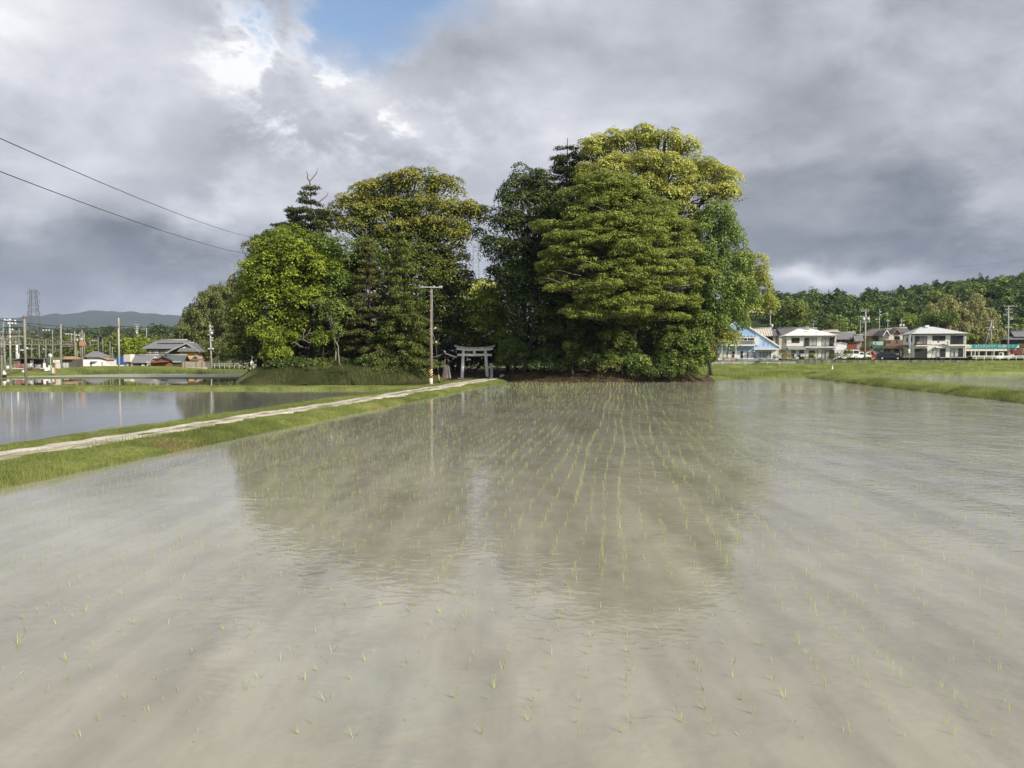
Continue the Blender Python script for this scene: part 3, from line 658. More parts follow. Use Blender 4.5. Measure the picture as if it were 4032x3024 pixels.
for i, vx in enumerate(range(555, 1500, 62)):
    if 985 < vx < 1090: continue
    where = 'left half' if vx < 1000 else 'right half'
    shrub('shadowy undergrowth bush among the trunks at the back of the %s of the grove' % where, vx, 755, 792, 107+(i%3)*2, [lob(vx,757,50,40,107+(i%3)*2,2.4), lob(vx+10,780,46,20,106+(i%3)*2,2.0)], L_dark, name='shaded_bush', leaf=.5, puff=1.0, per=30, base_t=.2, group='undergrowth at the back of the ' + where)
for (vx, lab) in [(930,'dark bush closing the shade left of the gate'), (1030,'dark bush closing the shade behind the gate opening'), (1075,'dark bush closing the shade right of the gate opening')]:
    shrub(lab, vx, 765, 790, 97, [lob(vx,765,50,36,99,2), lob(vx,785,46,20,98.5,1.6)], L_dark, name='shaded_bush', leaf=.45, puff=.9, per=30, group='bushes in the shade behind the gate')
# thin bare trunks seen in the dark left half
for i, (vx, vt, d, lab) in enumerate([(664,700,82,'thin bare trunk leaning in the shade right of the low yellow green tree'), (722,690,81,'thin crooked trunk standing in front of the dark trees'), (820,720,81.5,'straight bare trunk below the browning cypress'), (848,740,82,'pale bare trunk left of the thick cypress trunk'), (770,735,82,'short bare trunk in the shade below the slim cypress')]):
    b = av(vx, 790, d); r_ = thing('bare_trunk', lab, 'tree trunk', b, 0, 'bare trunks in the shade of the grove')
    mbt = MB(); mbt.tube(wob_path((0,0,-.6), av(vx+random.uniform(-14,14), vt, d+1)-b, 6, .04), [.11-.01*k for k in range(7)], 6); mbt.build('trunk', BARK_PALE if i % 2 else BARK, r_)
    mbt = MB()
    for _ in range(4):
        h = random.uniform(.4,.9)*(av(vx,vt,d)-b).z; mbt = MB(); mbt.tube(wob_path((0,0,h), (random.uniform(-1,1), random.uniform(-.6,.3), h+random.uniform(.1,.9)), 3, .12), [.035,.028,.02,.008], 4); mbt.build('branch', BARK_PALE, r_)
b = av(640,735,80); dbr = thing('dead_branch', 'bare forked grey branch sticking out of the lower lime foliage', 'branch', b)
mbt = MB()
for pts in ([(0,0),(18,-6),(30,-18),(36,-30)], [(18,-6),(30,2),(42,4)], [(18,-6),(20,-20),(24,-26)], [(0,0),(12,10),(26,14),(34,12)], [(30,-18),(40,-18)]):
    mbt.tube([av(636+x,738+y,80)-b for x,y in pts], [.06-.012*i for i in range(len(pts))], 4)
mbt.build('branch', BARK_PALE, dbr)

# --- bamboo left of the grove
def plumes(label, spots, mat, name='bamboo_clump', cat='bamboo', group=None, leaf=.45, puff=.9, per=60, base_t=.42):
    lobes = []
    for (vx, vy, rx, ry, d) in spots: lobes.append(lob(vx, vy, rx, ry, d, rx*d/1661*1.2))
    base = av(spots[0][0], 790, spots[0][4]); base.z = -.1
    root = thing(name, label, cat, base, 0, group)
    V, T = foliage(lobes, leaf=leaf, puff=puff, per=per, shape=(.8,.8,1.2), droop=.6, up=.2, dens=1.0, base_t=base_t, new=.35)
    link('crown', fast_mesh('crown', V-np.array(base), 4, mat, T), root)
    for c, r, _ in lobes:
        for _ in range(3):
            mbc = MB(); x = c[0]-base.x+random.uniform(-1,1)*r[0]*.7; y = c[1]-base.y+random.uniform(-1,1)
            mbc.tube([(x,y,-.3), (x+random.uniform(-.4,.4),y,c[2]*.6), (x+random.uniform(-.8,.8),y,c[2]+r[2]*.5)], [.06,.05,.02], 5)
            mbc.build('culm', M('bamboo_culm', (.30,.24,.12), .6, .3, 2), root)
    return root
plumes('leftmost bamboo clump, lowest one beside the tiled farmhouse', [(402,735,20,40,196),(418,700,22,40,198),(408,765,28,24,195),(432,740,24,40,195)], L_bamboo)
plumes('bamboo clump with high feathery tips second from the farmhouse', [(440,680,22,46,196),(462,665,22,46,198),(452,725,30,44,194),(455,765,34,24,193),(475,720,26,50,195)], L_bamboo)
plumes('tallest bamboo clump close behind the grove', [(488,655,24,40,196),(512,642,22,48,198),(500,700,34,50,193),(532,690,24,60,196),(500,755,38,32,192),(535,750,26,40,193)], L_bamboo)
plumes('low olive bamboo fringe over the guardrail', [(438,762,26,18,184),(472,755,28,22,184),(508,762,30,22,183),(540,765,24,20,183)], L_bamboo, base_t=.3)
# ------------------------------------------------------------------ shrine gate and what stands round it
GRANITE = M('grey_granite', (.80,.775,.73), .85, .2, 5.0, bump=.3)
GRAN_D = M('weathered_granite', (.52,.50,.45), .9, .5, 3.0, bump=.4)
STONE_L = M('pale_dressed_stone', (.50,.49,.47), .85, .15, 6.0)
WOOD_GREY = M('silver_grey_wood', (.16,.145,.135), .85, .35, 3.0, streak=True)
TILE = M('grey_clay_tile', (.17,.165,.165), .6, .3, 4.0)
POLE_C = M('concrete_pole', (.42,.40,.36), .85, .2, 2.0, streak=True)
POLE_W = M('creosoted_pole_wood', (.23,.185,.145), .85, .35, 4.0, streak=True)
STEEL = M('galvanised_steel', (.42,.44,.45), .5, .15, 3.0, metal=.4)
WHITE = M('white_paint', (.80,.80,.78), .5, .08, 2.0)
BLACK = M('black_rubber', (.02,.02,.02), .7, .2, 3.0)
WIRE = M('wire_black', (.03,.03,.035), .6, .1, 3.0)

dT = 88.5
bT = at(1858, 1487, dT); kT = dT/FPX
gate = thing('stone_gate', 'grey stone shrine gate at the end of the gravel path', 'shrine gate', bT)
zg = 117*kT
def gx(px): return (px-1872)*kT + (1872-1858)*kT
cx_ = gx(1869)
for sgn, px0, px1 in ((-1, 1819, 1825), (1, 1920, 1911)):
    mb = MB(); mb.tube([(gx(px0),0,-.3), (gx(px0),0,.0), (gx(px1),0,(1487-1379)*kT)], [.21,.205,.165], 14)
    mb.build('pillar', GRANITE, gate)
def zt(py): return (1487-py)*kT
mb = MB()   # curved top beam: two courses
def beam(x0, x1, zb, h, rise, w, flare):
    n = 14; vs = []; fs = []
    for i in range(n+1):
        u = 2*i/n-1; x = x0+(x1-x0)*i/n; z = zb + rise*abs(u)**2.6
        xx = x
        for (yy, zz) in ((-w/2, z), (w/2, z), (w/2+.03, z+h), (-w/2-.03, z+h)):
            vs.append((xx + (flare*u if zz > z else 0), yy, zz))
    for i in range(n):
        for k in range(4): fs.append((i*4+k, i*4+(k+1)%4, i*4+4+(k+1)%4, i*4+4+k))
    fs.append((0,3,2,1)); fs.append((n*4, n*4+1, n*4+2, n*4+3)); return vs, fs
mb.add(*beam(gx(1799), gx(1941), zt(1381.5), .235, .13, .40, .02)); mb.build('lower_lintel', GRANITE, gate)
mb = MB(); mb.add(*beam(gx(1791), gx(1948), zt(1373.4), .19, .24, .54, .04)); mb.build('top_lintel', GRAN_D, gate)
mb = MB(); mb.box(gx(1801), gx(1936), -.115, .115, zt(1402), zt(1393)); mb.build('tie_beam', GRANITE, gate)
mb = MB(); mb.box(gx(1863), gx(1873), -.14, .14, zt(1392.8), zt(1381.6)); mb.build('strut', GRANITE, gate)
mb = MB(); mb.box(gx(1805), gx(1942), -.5, .5, -.35, -.02); mb.build('base_slab', GRAN_D, gate)

bs = at(1935.5, 1490, 87.5)
sp_ = thing('stone_post', 'pale square stone name post right of the gate, carved with a column of characters', 'stone post', bs)
ks = 87.5/FPX; hh = (1490-1430)*ks
mb = MB(); w = .155
mb.add([(-w,-w,-.3),(w,-w,-.3),(w,w,-.3),(-w,w,-.3),(-w,-w,hh-.04),(w,-w,hh-.04),(w,w,hh-.04),(-w,w,hh-.04),(-w*.7,-w*.7,hh),(w*.7,-w*.7,hh),(w*.7,w*.7,hh),(-w*.7,w*.7,hh)],
       [(0,1,5,4),(1,2,6,5),(2,3,7,6),(3,0,4,7),(4,5,9,8),(5,6,10,9),(6,7,11,10),(7,4,8,11),(8,9,10,11)])
mb.build('shaft', STONE_L, sp_)
def text_mesh(name, body, h, mat, parent, loc, rot=(R(90),0,0), ext=.004, vertical=False, width=None):
    c = bpy.data.curves.new('lettering', 'FONT'); c.body = "\n".join(body) if vertical else body
    c.size = h; c.extrude = ext; c.align_x = 'CENTER'; c.align_y = 'CENTER'; c.space_line = .95
    o = bpy.data.objects.new('tmp', c); COL.objects.link(o); bpy.context.view_layer.update()
    me = bpy.data.meshes.new_from_object(o.evaluated_get(bpy.context.evaluated_depsgraph_get()))
    dim = o.dimensions.copy(); bpy.data.objects.remove(o)
    me.materials.clear(); me.materials.append(mat)
    ob = link(name, me, parent, loc); ob.rotation_euler = rot
    if width: s = width/max(dim.x, 1e-6); ob.scale = (s, 1, 1)
    return ob
text_mesh('carved_lettering', '村社神社', .24, M('carved_shadow_grey', (.25,.25,.245), .9, .2, 4), sp_, (0, -w-.003, hh*.5), vertical=True)

# roofed wooden frame left of the gate
kb = 87.0/FPX; bb = at(1757, 1484, 87)
ns = thing('roofed_frame', 'old grey wooden frame with a small tiled roof left of the gate', 'wooden frame', bb)
def nx(px): return (px-1757)*kb
def nz(py): return (1484-py)*kb
for x0, x1, yy in ((1752,1754,-.25), (1762,1764,.35)):
    mb = MB(); mb.bar((nx(x0),yy,-.2), (nx(x1),yy,nz(1400)), .13); mb.build('post', WOOD_GREY, ns)
mb = MB()
for yy in (-.25,.35):
    mb.bar((nx(1711), yy, nz(1407)), (nx(1753), yy, nz(1390)), .06, .08); mb.bar((nx(1796), yy, nz(1406)), (nx(1753), yy, nz(1390)), .06, .08)
mb.bar((nx(1726),-.25,nz(1406)), (nx(1790),-.25,nz(1406)), .07)
mb.build('rafter', WOOD_GREY, ns)
mb = MB()
for sx_, ex in ((-1,1707), (1,1801)):
    P = [(nx(1752),-.75,nz(1388)), (nx((1752+ex)/2)-.02*sx_,-.75,nz(1399)), (nx(ex),-.75,nz(1405)), (nx(ex),-.75,nz(1408)), (nx((1752+ex)/2),-.75,nz(1402.4)), (nx(1752),-.75,nz(1392))]
    mb.prism(P, (0,1.5,0))
rf = mb.build('roof', TILE, ns)
mb = MB(); mb.tube([(nx(1752),-.85,nz(1386.5)), (nx(1752),.85,nz(1386.5))], .11, 8); mb.ball((nx(1752),-.9,nz(1384.5)), .15); mb.build('ridge_tile', TILE, rf)
mb = MB(); mb.bar((nx(1760),-.3,nz(1410)), (nx(1772),-.55,nz(1425)), .10, .05); mb.build('hanging_board', WOOD_GREY, ns)
lb = thing('leaning_boards', 'stack of grey boards leaning against the posts of the roofed frame', 'boards', at(1757,1485,86.3))
for x0, x1, y1 in ((1744,1751,1441), (1749,1755,1443), (1757,1756,1442), (1766,1761,1443), (1774,1765,1441), (1762,1757,1447), (1752,1757,1450)):
    mb = MB(); mb.bar((nx(x0), -.18+random.uniform(-.1,.1), -.15), (nx(x1), .3, nz(y1)), .17, .035); mb.build('board', WOOD_GREY, lb)
rk = thing('rock', 'small rounded grey rock at the left end of the brown leaf bank', 'rock', at(1978,1488,87)); mb = MB(); mb.ball((0,0,.1), (.34,.3,.32), 10, 7)
mb.v = [(x*(1+.12*math.sin(7*z+3*x)), y, z*(1+.1*math.cos(5*x))) for x, y, z in mb.v]; mb.build('stone', GRAN_D, rk)

# wooden utility pole at the path
dP = 69.0; bP = at(1697, 1513, dP); kP = dP/FPX
pole = thing('wooden_pole', 'tall brown wooden utility pole with a striped band beside the gravel path', 'utility pole', bP)
top_ = at(1698.5, 1128, dP) - bP
mb = MB(); mb.tube([(0,0,-.5), Vector(top_)*.5, top_], [.155,.135,.105], 14); mb.build('shaft', POLE_W, pole)
m_, t_, p_ = new_mat('striped_band')
tcx = t_.new('ShaderNodeTexCoord').outputs['Object']; sx_ = t_.new('ShaderNodeSeparateXYZ'); t_.l.new(tcx, sx_.inputs[0])
wv = t_.math('SINE', t_.math('MULTIPLY', t_.math('SUBTRACT', sx_.outputs[2], t_.math('MULTIPLY', sx_.outputs[0], .95)), 27.0))
t_.set(p_.inputs['Base Color'], t_.mix(t_.math('GREATER_THAN', wv, .35), (.085,.035,.02), (.80,.66,.28))); p_.inputs['Roughness'].default_value = .6
mb = MB(); mb.tube([(0,0,(1513-1487)*kP),(0,0,(1513-1454)*kP)], .168, 16); mb.build('warning_band', m_, pole)
mb = MB(); mb.tube([(.0,0,-.2),(0,0,(1513-1489)*kP)], .162, 14); mb.build('pale_foot', M('pale_concrete', (.62,.56,.45), .9, .15, 3), pole)
mb = MB(); mb.bar(((1657-1698)*kP,-.14,(1513-1132)*kP), ((1744-1698)*kP,-.14,(1513-1133.5)*kP), .10); mb.build('crossarm', STEEL, pole)
for px in (1667,1712,1735,1742):
    mb = MB(); mb.tube([((px-1698)*kP,-.14,(1513-1133)*kP-.1), ((px-1698)*kP,-.14,(1513-1133)*kP+.12)], [.03,.05], 8); mb.build('insulator', M('porcelain', (.7,.7,.66), .3, .05, 2), pole)
mb = MB(); mb.tube([((1706-1698)*kP,-.05,(1513-1298)*kP), ((1719-1698)*kP,-.3,(1513-1291)*kP)], [.04,.05], 8); mb.build('street_light', WHITE, pole)
for py in (1152,1226,1265,1297,1308,1320):
    mb = MB(); mb.tube([(0,0,(1513-py)*kP),(0,0,(1513-py)*kP+.07)], .142, 14); mb.build('clamp', STEEL, pole)
mb = MB(); mb.tube([((1704-1698)*kP+.02,-.12,(1513-1140)*kP), ((1705-1698)*kP+.03,-.12,(1513-1290)*kP)], .018, 5); mb.build('cable_riser', STEEL, pole)
gw = at(1729, 1506, 71); guy = thing('guy_wire', 'slanting guy wire with a yellow guard right of the wooden pole', 'guy wire', gw)
tg = at(1700, 1300, 69.2)-gw; a_ = Vector((0,0,.0)); kk = 71/FPX
mb = MB(); mb.tube([a_, at(1716,1349,70)-gw, tg], .014, 5); mb.build('wire', STEEL, guy)
mb = MB(); mb.tube([at(1729,1500,71)-gw, at(1726.5,1476,70.9)-gw], .055, 8); mb.build('yellow_guard', M('yellow_plastic', (.68,.60,.22), .5, .1, 2), guy)
mb = MB(); mb.tube([at(1730,1506,71)-gw-Vector((0,0,.2)), at(1729,1498,71)-gw], [.10,.06], 8); mb.build('anchor', BLACK, guy)
mb = MB(); mb.ball(at(1716.6,1347,70)-gw, .075); mb.build('insulator', M('porcelain', (.7,.7,.66), .3, .05, 2), guy)

def wire(label, pts, r=.012, sag=0.0, name='power_line', mat=None, group=None):
    pts = [Vector(p) for p in pts]; out = []
    for a, b in zip(pts[:-1], pts[1:]):
        for i in range(12):
            u = i/12; out.append(a.lerp(b, u) - Vector((0,0,sag*4*u*(1-u))))
    out.append(pts[-1]); o = out[0]
    mb = MB(); mb.tube([p-o for p in out], r, 5); ob = mb.build(name, mat or WIRE, None, o)
    return tag(ob, label, 'wire', group)
wire('upper of two wires running from the left edge into the trees', [at(-150,478,22), at(1050,945,92)], .016, .55)
wire('lower of two wires running from the left edge into the trees', [at(-150,618,22), at(1030,1008,92)], .016, .5)
wire('thin service wire from the wooden pole into the dark trees', [at(1742,1134,69), at(1810,1300,88)], .012, .2)

# ------------------------------------------------------------------ house builder (measured on the photograph's front elevations)
c1 = lambda x, y: (2750+.16876*x, 1200+.16876*y)
c2 = lambda x, y: (3030+.16876*x, 1200+.16876*y)
c3 = lambda x, y: (3330+.16876*x, 1200+.16876*y)
c4 = lambda x, y: (3680+.16874*x, 1180+.16874*y)
c5 = lambda x, y: (480+.18083*x, 1280+.18083*y)
cL = lambda x, y: (.1809*x, 1200+.1809*y)
cM = lambda x, y: (250+.1507*x, 1230+.1507*y)
GL = M_glass()
GL_C = M('curtained_glass', (.45,.46,.46), .25, .25, 1.5, streak=True)
GL_G = M('grey_curtain_glass', (.22,.23,.235), .2, .3, 1.5, streak=True)
FR_W = M('white_window_frame', (.75,.75,.74), .4, .05, 2); FR_B = M('bronze_window_frame', (.045,.04,.038), .4, .1, 2)
SHUT = M('brown_storm_shutter', (.048,.040,.037), .6, .15, 2.0)
SHUT_D = M('black_storm_shutter', (.032,.032,.034), .6, .15, 2.0)
class HB:
    def __init__(s, name, label, d, c, bx, by, rz=0.0, cat='house', group=None):
        px, py = c(bx, by); s.c = c; s.bx, s.by = px, py
        s.root = thing(name, label, cat, at(px, py, d), R(rz), group); s.d = d
        s.kz = d/FPX; s.kx = s.kz/(math.cos(R(rz)) - (px-CX)/FPX*math.sin(R(rz)))
    def X(s, x): return (s.c(x, 0)[0]-s.bx)*s.kx
    def Z(s, y): return (s.by-s.c(0, y)[1])*s.kz
    def poly(s, name, pts, y0, y1, mat, parent=None):
        mb = MB(); mb.prism([(s.X(x), y0, s.Z(y)) for x, y in pts], (0, y1-y0, 0)); return mb.build(name, mat, parent or s.root)
    def box(s, name, x0, y0, x1, y1, f, b, mat, parent=None):
        mb = MB(); mb.box(s.X(x0), s.X(x1), f, b, s.Z(y1), s.Z(y0)); return mb.build(name, mat, parent or s.root)
    def win(s, x0, y0, x1, y1, y=0.0, cols=2, fr=None, pane=None, rows=1, parent=None, name='window'):
        fr = fr or FR_B; mb = MB(); X0, X1, Z0, Z1 = s.X(x0), s.X(x1), s.Z(y1), s.Z(y0); w = .055
        mb.box(X0, X1, y-.07, y, Z0, Z0+w); mb.box(X0, X1, y-.07, y, Z1-w, Z1)
        for i in range(cols+1):
            xx = X0 + (X1-X0-w)*i/cols; mb.box(xx, xx+w, y-.066, y, Z0+w, Z1-w)
        for j in range(1, rows):
            zz = Z0+(Z1-Z0)*j/rows; mb.box(X0+w, X1-w, y-.063, y, zz, zz+w*.7)
        f = mb.build(name, fr, parent or s.root)
        mb = MB(); mb.box(X0+w*.5, X1-w*.5, y-.03, y-.005, Z0+w*.5, Z1-w*.5); mb.build('pane', pane or GL, f); return f
    def hip(s, x0, x1, y0, y1, ze, zr, r0, r1, mat, th=.14, yr=None, name='roof', parent=None):
        """x in crop units at the eave, ridge r0..r1 (crop), y depth in metres"""
        X0, X1, Z0, Z1, A, B = s.X(x0), s.X(x1), s.Z(ze), s.Z(zr), s.X(r0), s.X(r1); ym = yr if yr is not None else (y0+y1)/2
        mb = MB(); e = [(X0,y0),(X1,y0),(X1,y1),(X0,y1)]
        vs = [(x,y,Z0) for x,y in e] + [(x,y,Z0-th) for x,y in e] + [(A,ym,Z1),(B,ym,Z1)]
        mb.add(vs, [(0,1,9,8),(1,2,9),(2,3,8,9),(3,0,8),(7,6,5,4),(0,4,5,1),(1,5,6,2),(2,6,7,3),(3,7,4,0)])
        return mb.build(name, mat, parent or s.root)
    def gable_x(s, x0, x1, y0, y1, ze, zr, mat, th=.16, name='roof', inset=0.0, parent=None, yr=None):
        """ridge along x"""
        X0, X1, Z0, Z1 = s.X(x0), s.X(x1), s.Z(ze), s.Z(zr); ym = yr if yr is not None else (y0+y1)/2
        mb = MB(); mb.prism([(X0,y0,Z0),(X0,ym,Z1),(X0,y1,Z0),(X0,y1,Z0-th),(X0,ym,Z1-th),(X0,y0,Z0-th)], (X1-X0,0,0))
        o = mb.build(name, mat, parent or s.root)
        mb = MB(); mb.tube([(X0-.05,ym,Z1+.06),(X1+.05,ym,Z1+.06)], .15, 8); mb.build('ridge_tile', TILE_R, o); return o
    def gable_y(s, xl, yl, xa, ya, xr, yr_, y0, y1, mat, th=.16, name='roof', trim=None, parent=None):
        """ridge running away from the viewer; apex (xa,ya), eaves (xl,yl),(xr,yr_) in crop units"""
        L, A, Q = (s.X(xl), s.Z(yl)), (s.X(xa), s.Z(ya)), (s.X(xr), s.Z(yr_)); mb = MB()
        mb.prism([(L[0],y0,L[1]),(A[0],y0,A[1]),(Q[0],y0,Q[1]),(Q[0],y0,Q[1]-th),(A[0],y0,A[1]-th*1.25),(L[0],y0,L[1]-th)], (0,y1-y0,0))
        o = mb.build(name, mat, parent or s.root)
        if trim:
            mb = MB(); t2 = th*1.5
            mb.prism([(L[0],y0-.05,L[1]+.03),(A[0],y0-.05,A[1]+.03),(Q[0],y0-.05,Q[1]+.03),(Q[0],y0-.05,Q[1]-t2),(A[0],y0-.05,A[1]-t2*1.25),(L[0],y0-.05,L[1]-t2)], (0,.045,0))
            mb.build('bargeboard', trim, o)
        return o
    def rail(s, name, x0, x1, ytop, ybot, y, mat, n=12, solid=None):
        mb = MB(); X0, X1, Z0, Z1 = s.X(x0), s.X(x1), s.Z(ybot), s.Z(ytop)
        mb.box(X0, X1, y-.03, y+.03, Z1-.06, Z1); mb.box(X0, X1, y-.025, y+.025, Z0, Z0+.05)
        for i in range(n+1):
            xx = X0+(X1-X0-.04)*i/n; mb.box(xx, xx+.04, y-.02, y+.02, Z0+.05, Z1-.06)
        return mb.build(name, mat, s.root)
TILE_R = M('ridge_tile_grey', (.30,.30,.30), .6, .15, 3)
ROOF_T = M_band('grey_pan_tiles', (.085,.082,.085), (.19,.185,.185), .30, 0, .5)
ROOF_B = M_band('brown_pan_tiles', (.10,.085,.075), (.19,.165,.15), .34, 0, .55)
ROOF_K = M_band('old_kawara_tiles', (.12,.12,.125), (.26,.26,.265), .30, 0, .5)
ROOF_TAN = M_band('tan_corrugated_sheet', (.36,.32,.26), (.62,.57,.48), .55, 0, .5)
BLUE = M_band('pale_blue_siding', (.30,.46,.68), (.36,.53,.76), .24, 2, .6)
CREAMW = M('cream_render', (.58,.53,.41), .85, .1, 1.5); OCHRE = M('ochre_render', (.52,.40,.19), .85, .12, 1.5)
WHITEW = M('off_white_render', (.78,.77,.73), .85, .08, 1.2, streak=True); BROWNW = M('dark_brown_boards', (.085,.055,.045), .8, .25, 2, streak=True)

# blue house
h = HB('blue_house', 'pale blue house with a white balcony under a long sloping gable', 150, c1, 1120, 1300, -13)
h.poly('wall', [(420,1300),(420,672),(915,352),(1835,948),(1835,1300)], 0, 8.5, BLUE)
h.gable_y(355,712,915,338,1905,985,-.22,8.9, M('grey_slate_roof', (.22,.21,.21), .7, .2, 2), .15, trim=WHITE)
h.box('lower_wall', 445,1075,1300,1292, -.03, .0, WHITEW)
h.box('porch_wall', 1405,1058,1830,1285, -.03, .0, WHITEW)
h.box('porch_roof', 1300,1022,1845,1050, -1.3, .0, WHITE)
h.box('porch_post', 1825,1050,1842,1290, -1.25, -1.15, WHITE)
h.box('deck', 900,1262,1760,1300, -1.3, 0, M('grey_blue_concrete', (.33,.37,.42), .9, .12, 2))
b_ = h.box('balcony', 530,935,1300,962, -1.35, 0, WHITE)
for px in (537,866,1296): h.box('post', px-7,962,px+7,1240 if px < 1200 else 1100, -1.33, -1.2, WHITE)
h.rail('railing', 540,1300,838,936,-1.3, WHITE, 34)
h.box('side_panel', 1300,748,1392,942, -1.3,-.02, WHITE)
mb = MB()
for i in range(7):
    px = 835+i*83.5; mb.box(h.X(px-6), h.X(px+6), -1.35, 0, h.Z(748), h.Z(712))
mb.box(h.X(770), h.X(1338), -1.3, -1.2, h.Z(776), h.Z(758)); mb.build('pergola', WHITE, h.root)
for px in (862,1128,1290): h.box('pergola_post', px-6,776,px+6,838, -1.3,-1.22, WHITE)
h.win(700,778,848,935,0,2,FR_W,GL); h.win(985,778,1275,935,0,4,FR_W,GL)
h.win(655,1078,690,1206,-.03,1,FR_W,GL); h.win(775,1078,845,1246,-.03,1,FR_W,GL,2); h.win(975,1075,1045,1248,-.03,1,FR_W,GL,2); h.win(1128,1075,1172,1246,-.03,1,FR_W,GL,2)
h.win(1405,1075,1700,1250,-.03,4,FR_W,GL_G); h.win(1508,795,1546,965,0,1,FR_W,GL_G); h.win(1612,862,1650,965,0,1,FR_W,GL_G)
h.box('drainpipe', 415,1030,442,1300,-.12,-.01, M('pipe_grey', (.35,.40,.45), .6, .1, 2))
h.box('side_awning', 365,1022,442,1036,-.9,0, M('grey_slate_roof', (.22,.21,.21), .7, .2, 2))
# white house with pinkish white roof
h = HB('white_house', 'white two storey house with a weathered pinkish white hip roof', 165, c2, 955, 1272, -12)
h.box('wall', 390,720,1522,1272, 0, 8, WHITEW)
m_, t_, p_ = new_mat('weathered_white_roof'); tcx = t_.new('ShaderNodeTexCoord').outputs['Object']
t_.set(p_.inputs['Base Color'], t_.mix(t_.maprange(t_.noise(tcx, .55, 6, .65), .52, .68), (.80,.76,.69), (.52,.36,.31))); p_.inputs['Roughness'].default_value = .8
h.hip(320,1605,-.75,8.8,722,546,715,1040, m_)
h.box('roof_vent', 898,492,975,560,3.2,3.9, M('vent_grey', (.30,.34,.31), .6, .1, 2))
h.box('band', 388,968,1525,978,-.04,0, FR_B)
h.box('shutter_panel', 400,775,500,886,-.1,-.0, WHITE); h.win(500,770,694,888,-.0,1,FR_B,M('lowered_blind', (.045,.04,.04), .6, .2, 2))
h.box('shutter', 812,772,912,962,-.13,0, SHUT); h.win(912,770,1100,962,0,2,FR_B,GL_C,2)
h.win(1215,770,1398,962,0,2,FR_B,GL_C,2); h.box('shutter', 1398,768,1506,962,-.13,0, SHUT)
h.box('balcony', 815,976,1540,1002,-1.1,0, WHITE); h.rail('railing', 812,1540,862,970,-1.05, FR_B, 7)
h.box('corner_post', 1505,745,1520,1245,-1.1,-1.0, WHITE)
h.box('awning', 410,992,820,1048,-1.3,0, M('grey_polycarbonate', (.36,.37,.36), .4, .1, 2)); h.box('awning', 905,996,1105,1020,-1.5,-1.1, STEEL)
h.win(505,1066,608,1250,0,2,FR_B,GL_G,2); h.win(690,1062,800,1270,0,1,FR_B,GL); h.win(916,1066,1055,1240,0,1,FR_B,GL); h.win(1215,1056,1398,1252,0,2,FR_B,GL_C); h.box('shutter', 1398,1052,1506,1252,-.13,0, SHUT)
h.box('door_panel', 1056,1066,1125,1250,-.05,0, CREAMW)
for f0, f1, z0, z1 in ((1.2,2.0,790,900),(3.6,4.0,775,890),(1.5,2.9,1030,1130)):
    mb = MB(); mb.box(h.X(390)-.05, h.X(390), f0, f1, h.Z(z1), h.Z(z0)); mb.build('window', FR_B, h.root)
AC = M('air_conditioner_white', (.66,.66,.64), .5, .08, 2)
for px, py in ((1470,935),(1095,1250)): h.box('air_conditioner', px,py-38,px+55,py+22, -.75,-.35, AC)
h.box('gutter', 330,722,1600,734, -.86,-.76, FR_B)
for px in (392,1128): h.box('drainpipe', px-4,985,px+4,1265, -.1,-.03, FR_B)
for i, (px, c_) in enumerate(((560,(.5,.5,.52)),(640,(.12,.14,.2)),(1010,(.55,.5,.45)))): h.box('laundry', px,1150,px+50,1215, -.95,-.9, M('laundry_cloth_%d' % i, c_, .9, .1, 2))
h.box('laundry_pole', 500,1136,940,1141, -.96,-.9, STEEL)
for px, pz in ((700,1150),(755,1150)): h.box('white_sack', px,pz,px+42,pz+58, -1.5,-1.2, AC)
# houses behind
h = HB('brown_house', 'brown house with a tan corrugated roof behind the blue house', 182, c1, 1520, 1290, -10)
h.box('wall', 1330,720,1740,1290,0,6, BROWNW); h.gable_x(1295,1750,-.7,6.8,722,542, ROOF_TAN)
h = HB('cream_house', 'cream house with grey tiled roofs between the blue house and the white house', 180, c2, 400, 1250, -8)
h.box('wall', 215,690,900,1250,0,7, CREAMW); h.gable_x(235,1180,-.7,7.6,690,545, ROOF_T); h.box('wing_wall', 85,720,235,1250,.5,6, CREAMW); h.gable_x(95,240,.0,6.6,722,590, ROOF_T, name='wing_roof')
mb = MB()
for px in (160,228): mb.box(h.X(px-5), h.X(px+5), .4, .5, h.Z(1000), h.Z(720))
mb.build('drainpipe', BROWNW, h.root)
mb = MB(); kx = h.kx*.16876
mb.bar((h.X(1090),3,h.Z(545)), (h.X(1090),3,h.Z(345)), .07); mb.bar((h.X(1035),3,h.Z(372)), (h.X(1160),3,h.Z(388)), .06); mb.bar((h.X(1030),3,h.Z(440)), (h.X(1160),3,h.Z(436)), .05)
for px in (1040,1092,1112): mb.bar((h.X(px),2.8,h.Z(355)), (h.X(px),3.2,h.Z(378)), .1)
mb.build('television_aerial', STEEL, h.root)
h = HB('grey_roofed_house', 'low house with old grey tiles and dark windows right of the white house', 185, c2, 1800, 1200, -10)
h.box('wall', 1500,790,2100,1200,0,6, BROWNW); h.gable_x(1480,2060,-.8,6.8,800,642, ROOF_K); h.box('lean_to_wall', 1930,840,2100,1200,-1.6,0, M('tan_render', (.40,.30,.21), .85, .12, 2)); h.gable_x(1925,2140,-2.2,.8,845,712, ROOF_K, name='lean_to_roof')
for a in (1620,1740,1830): h.win(a,822,a+75,880,0,2,FR_B,GL_G)
h.box('window_band', 1990,960,2100,1030,-1.66,-1.6, STEEL)
h = HB('rusty_shed', 'rust red metal shed below the old grey tiles', 178, c2, 1915, 1200, -10, 'shed'); h.box('wall', 1800,892,2035,1200,0,3, M('rust_red_sheet', (.25,.07,.045), .75, .2, 2, streak=True)); h.box('roof', 1790,880,2045,892,-.3,3.2, SHUT)
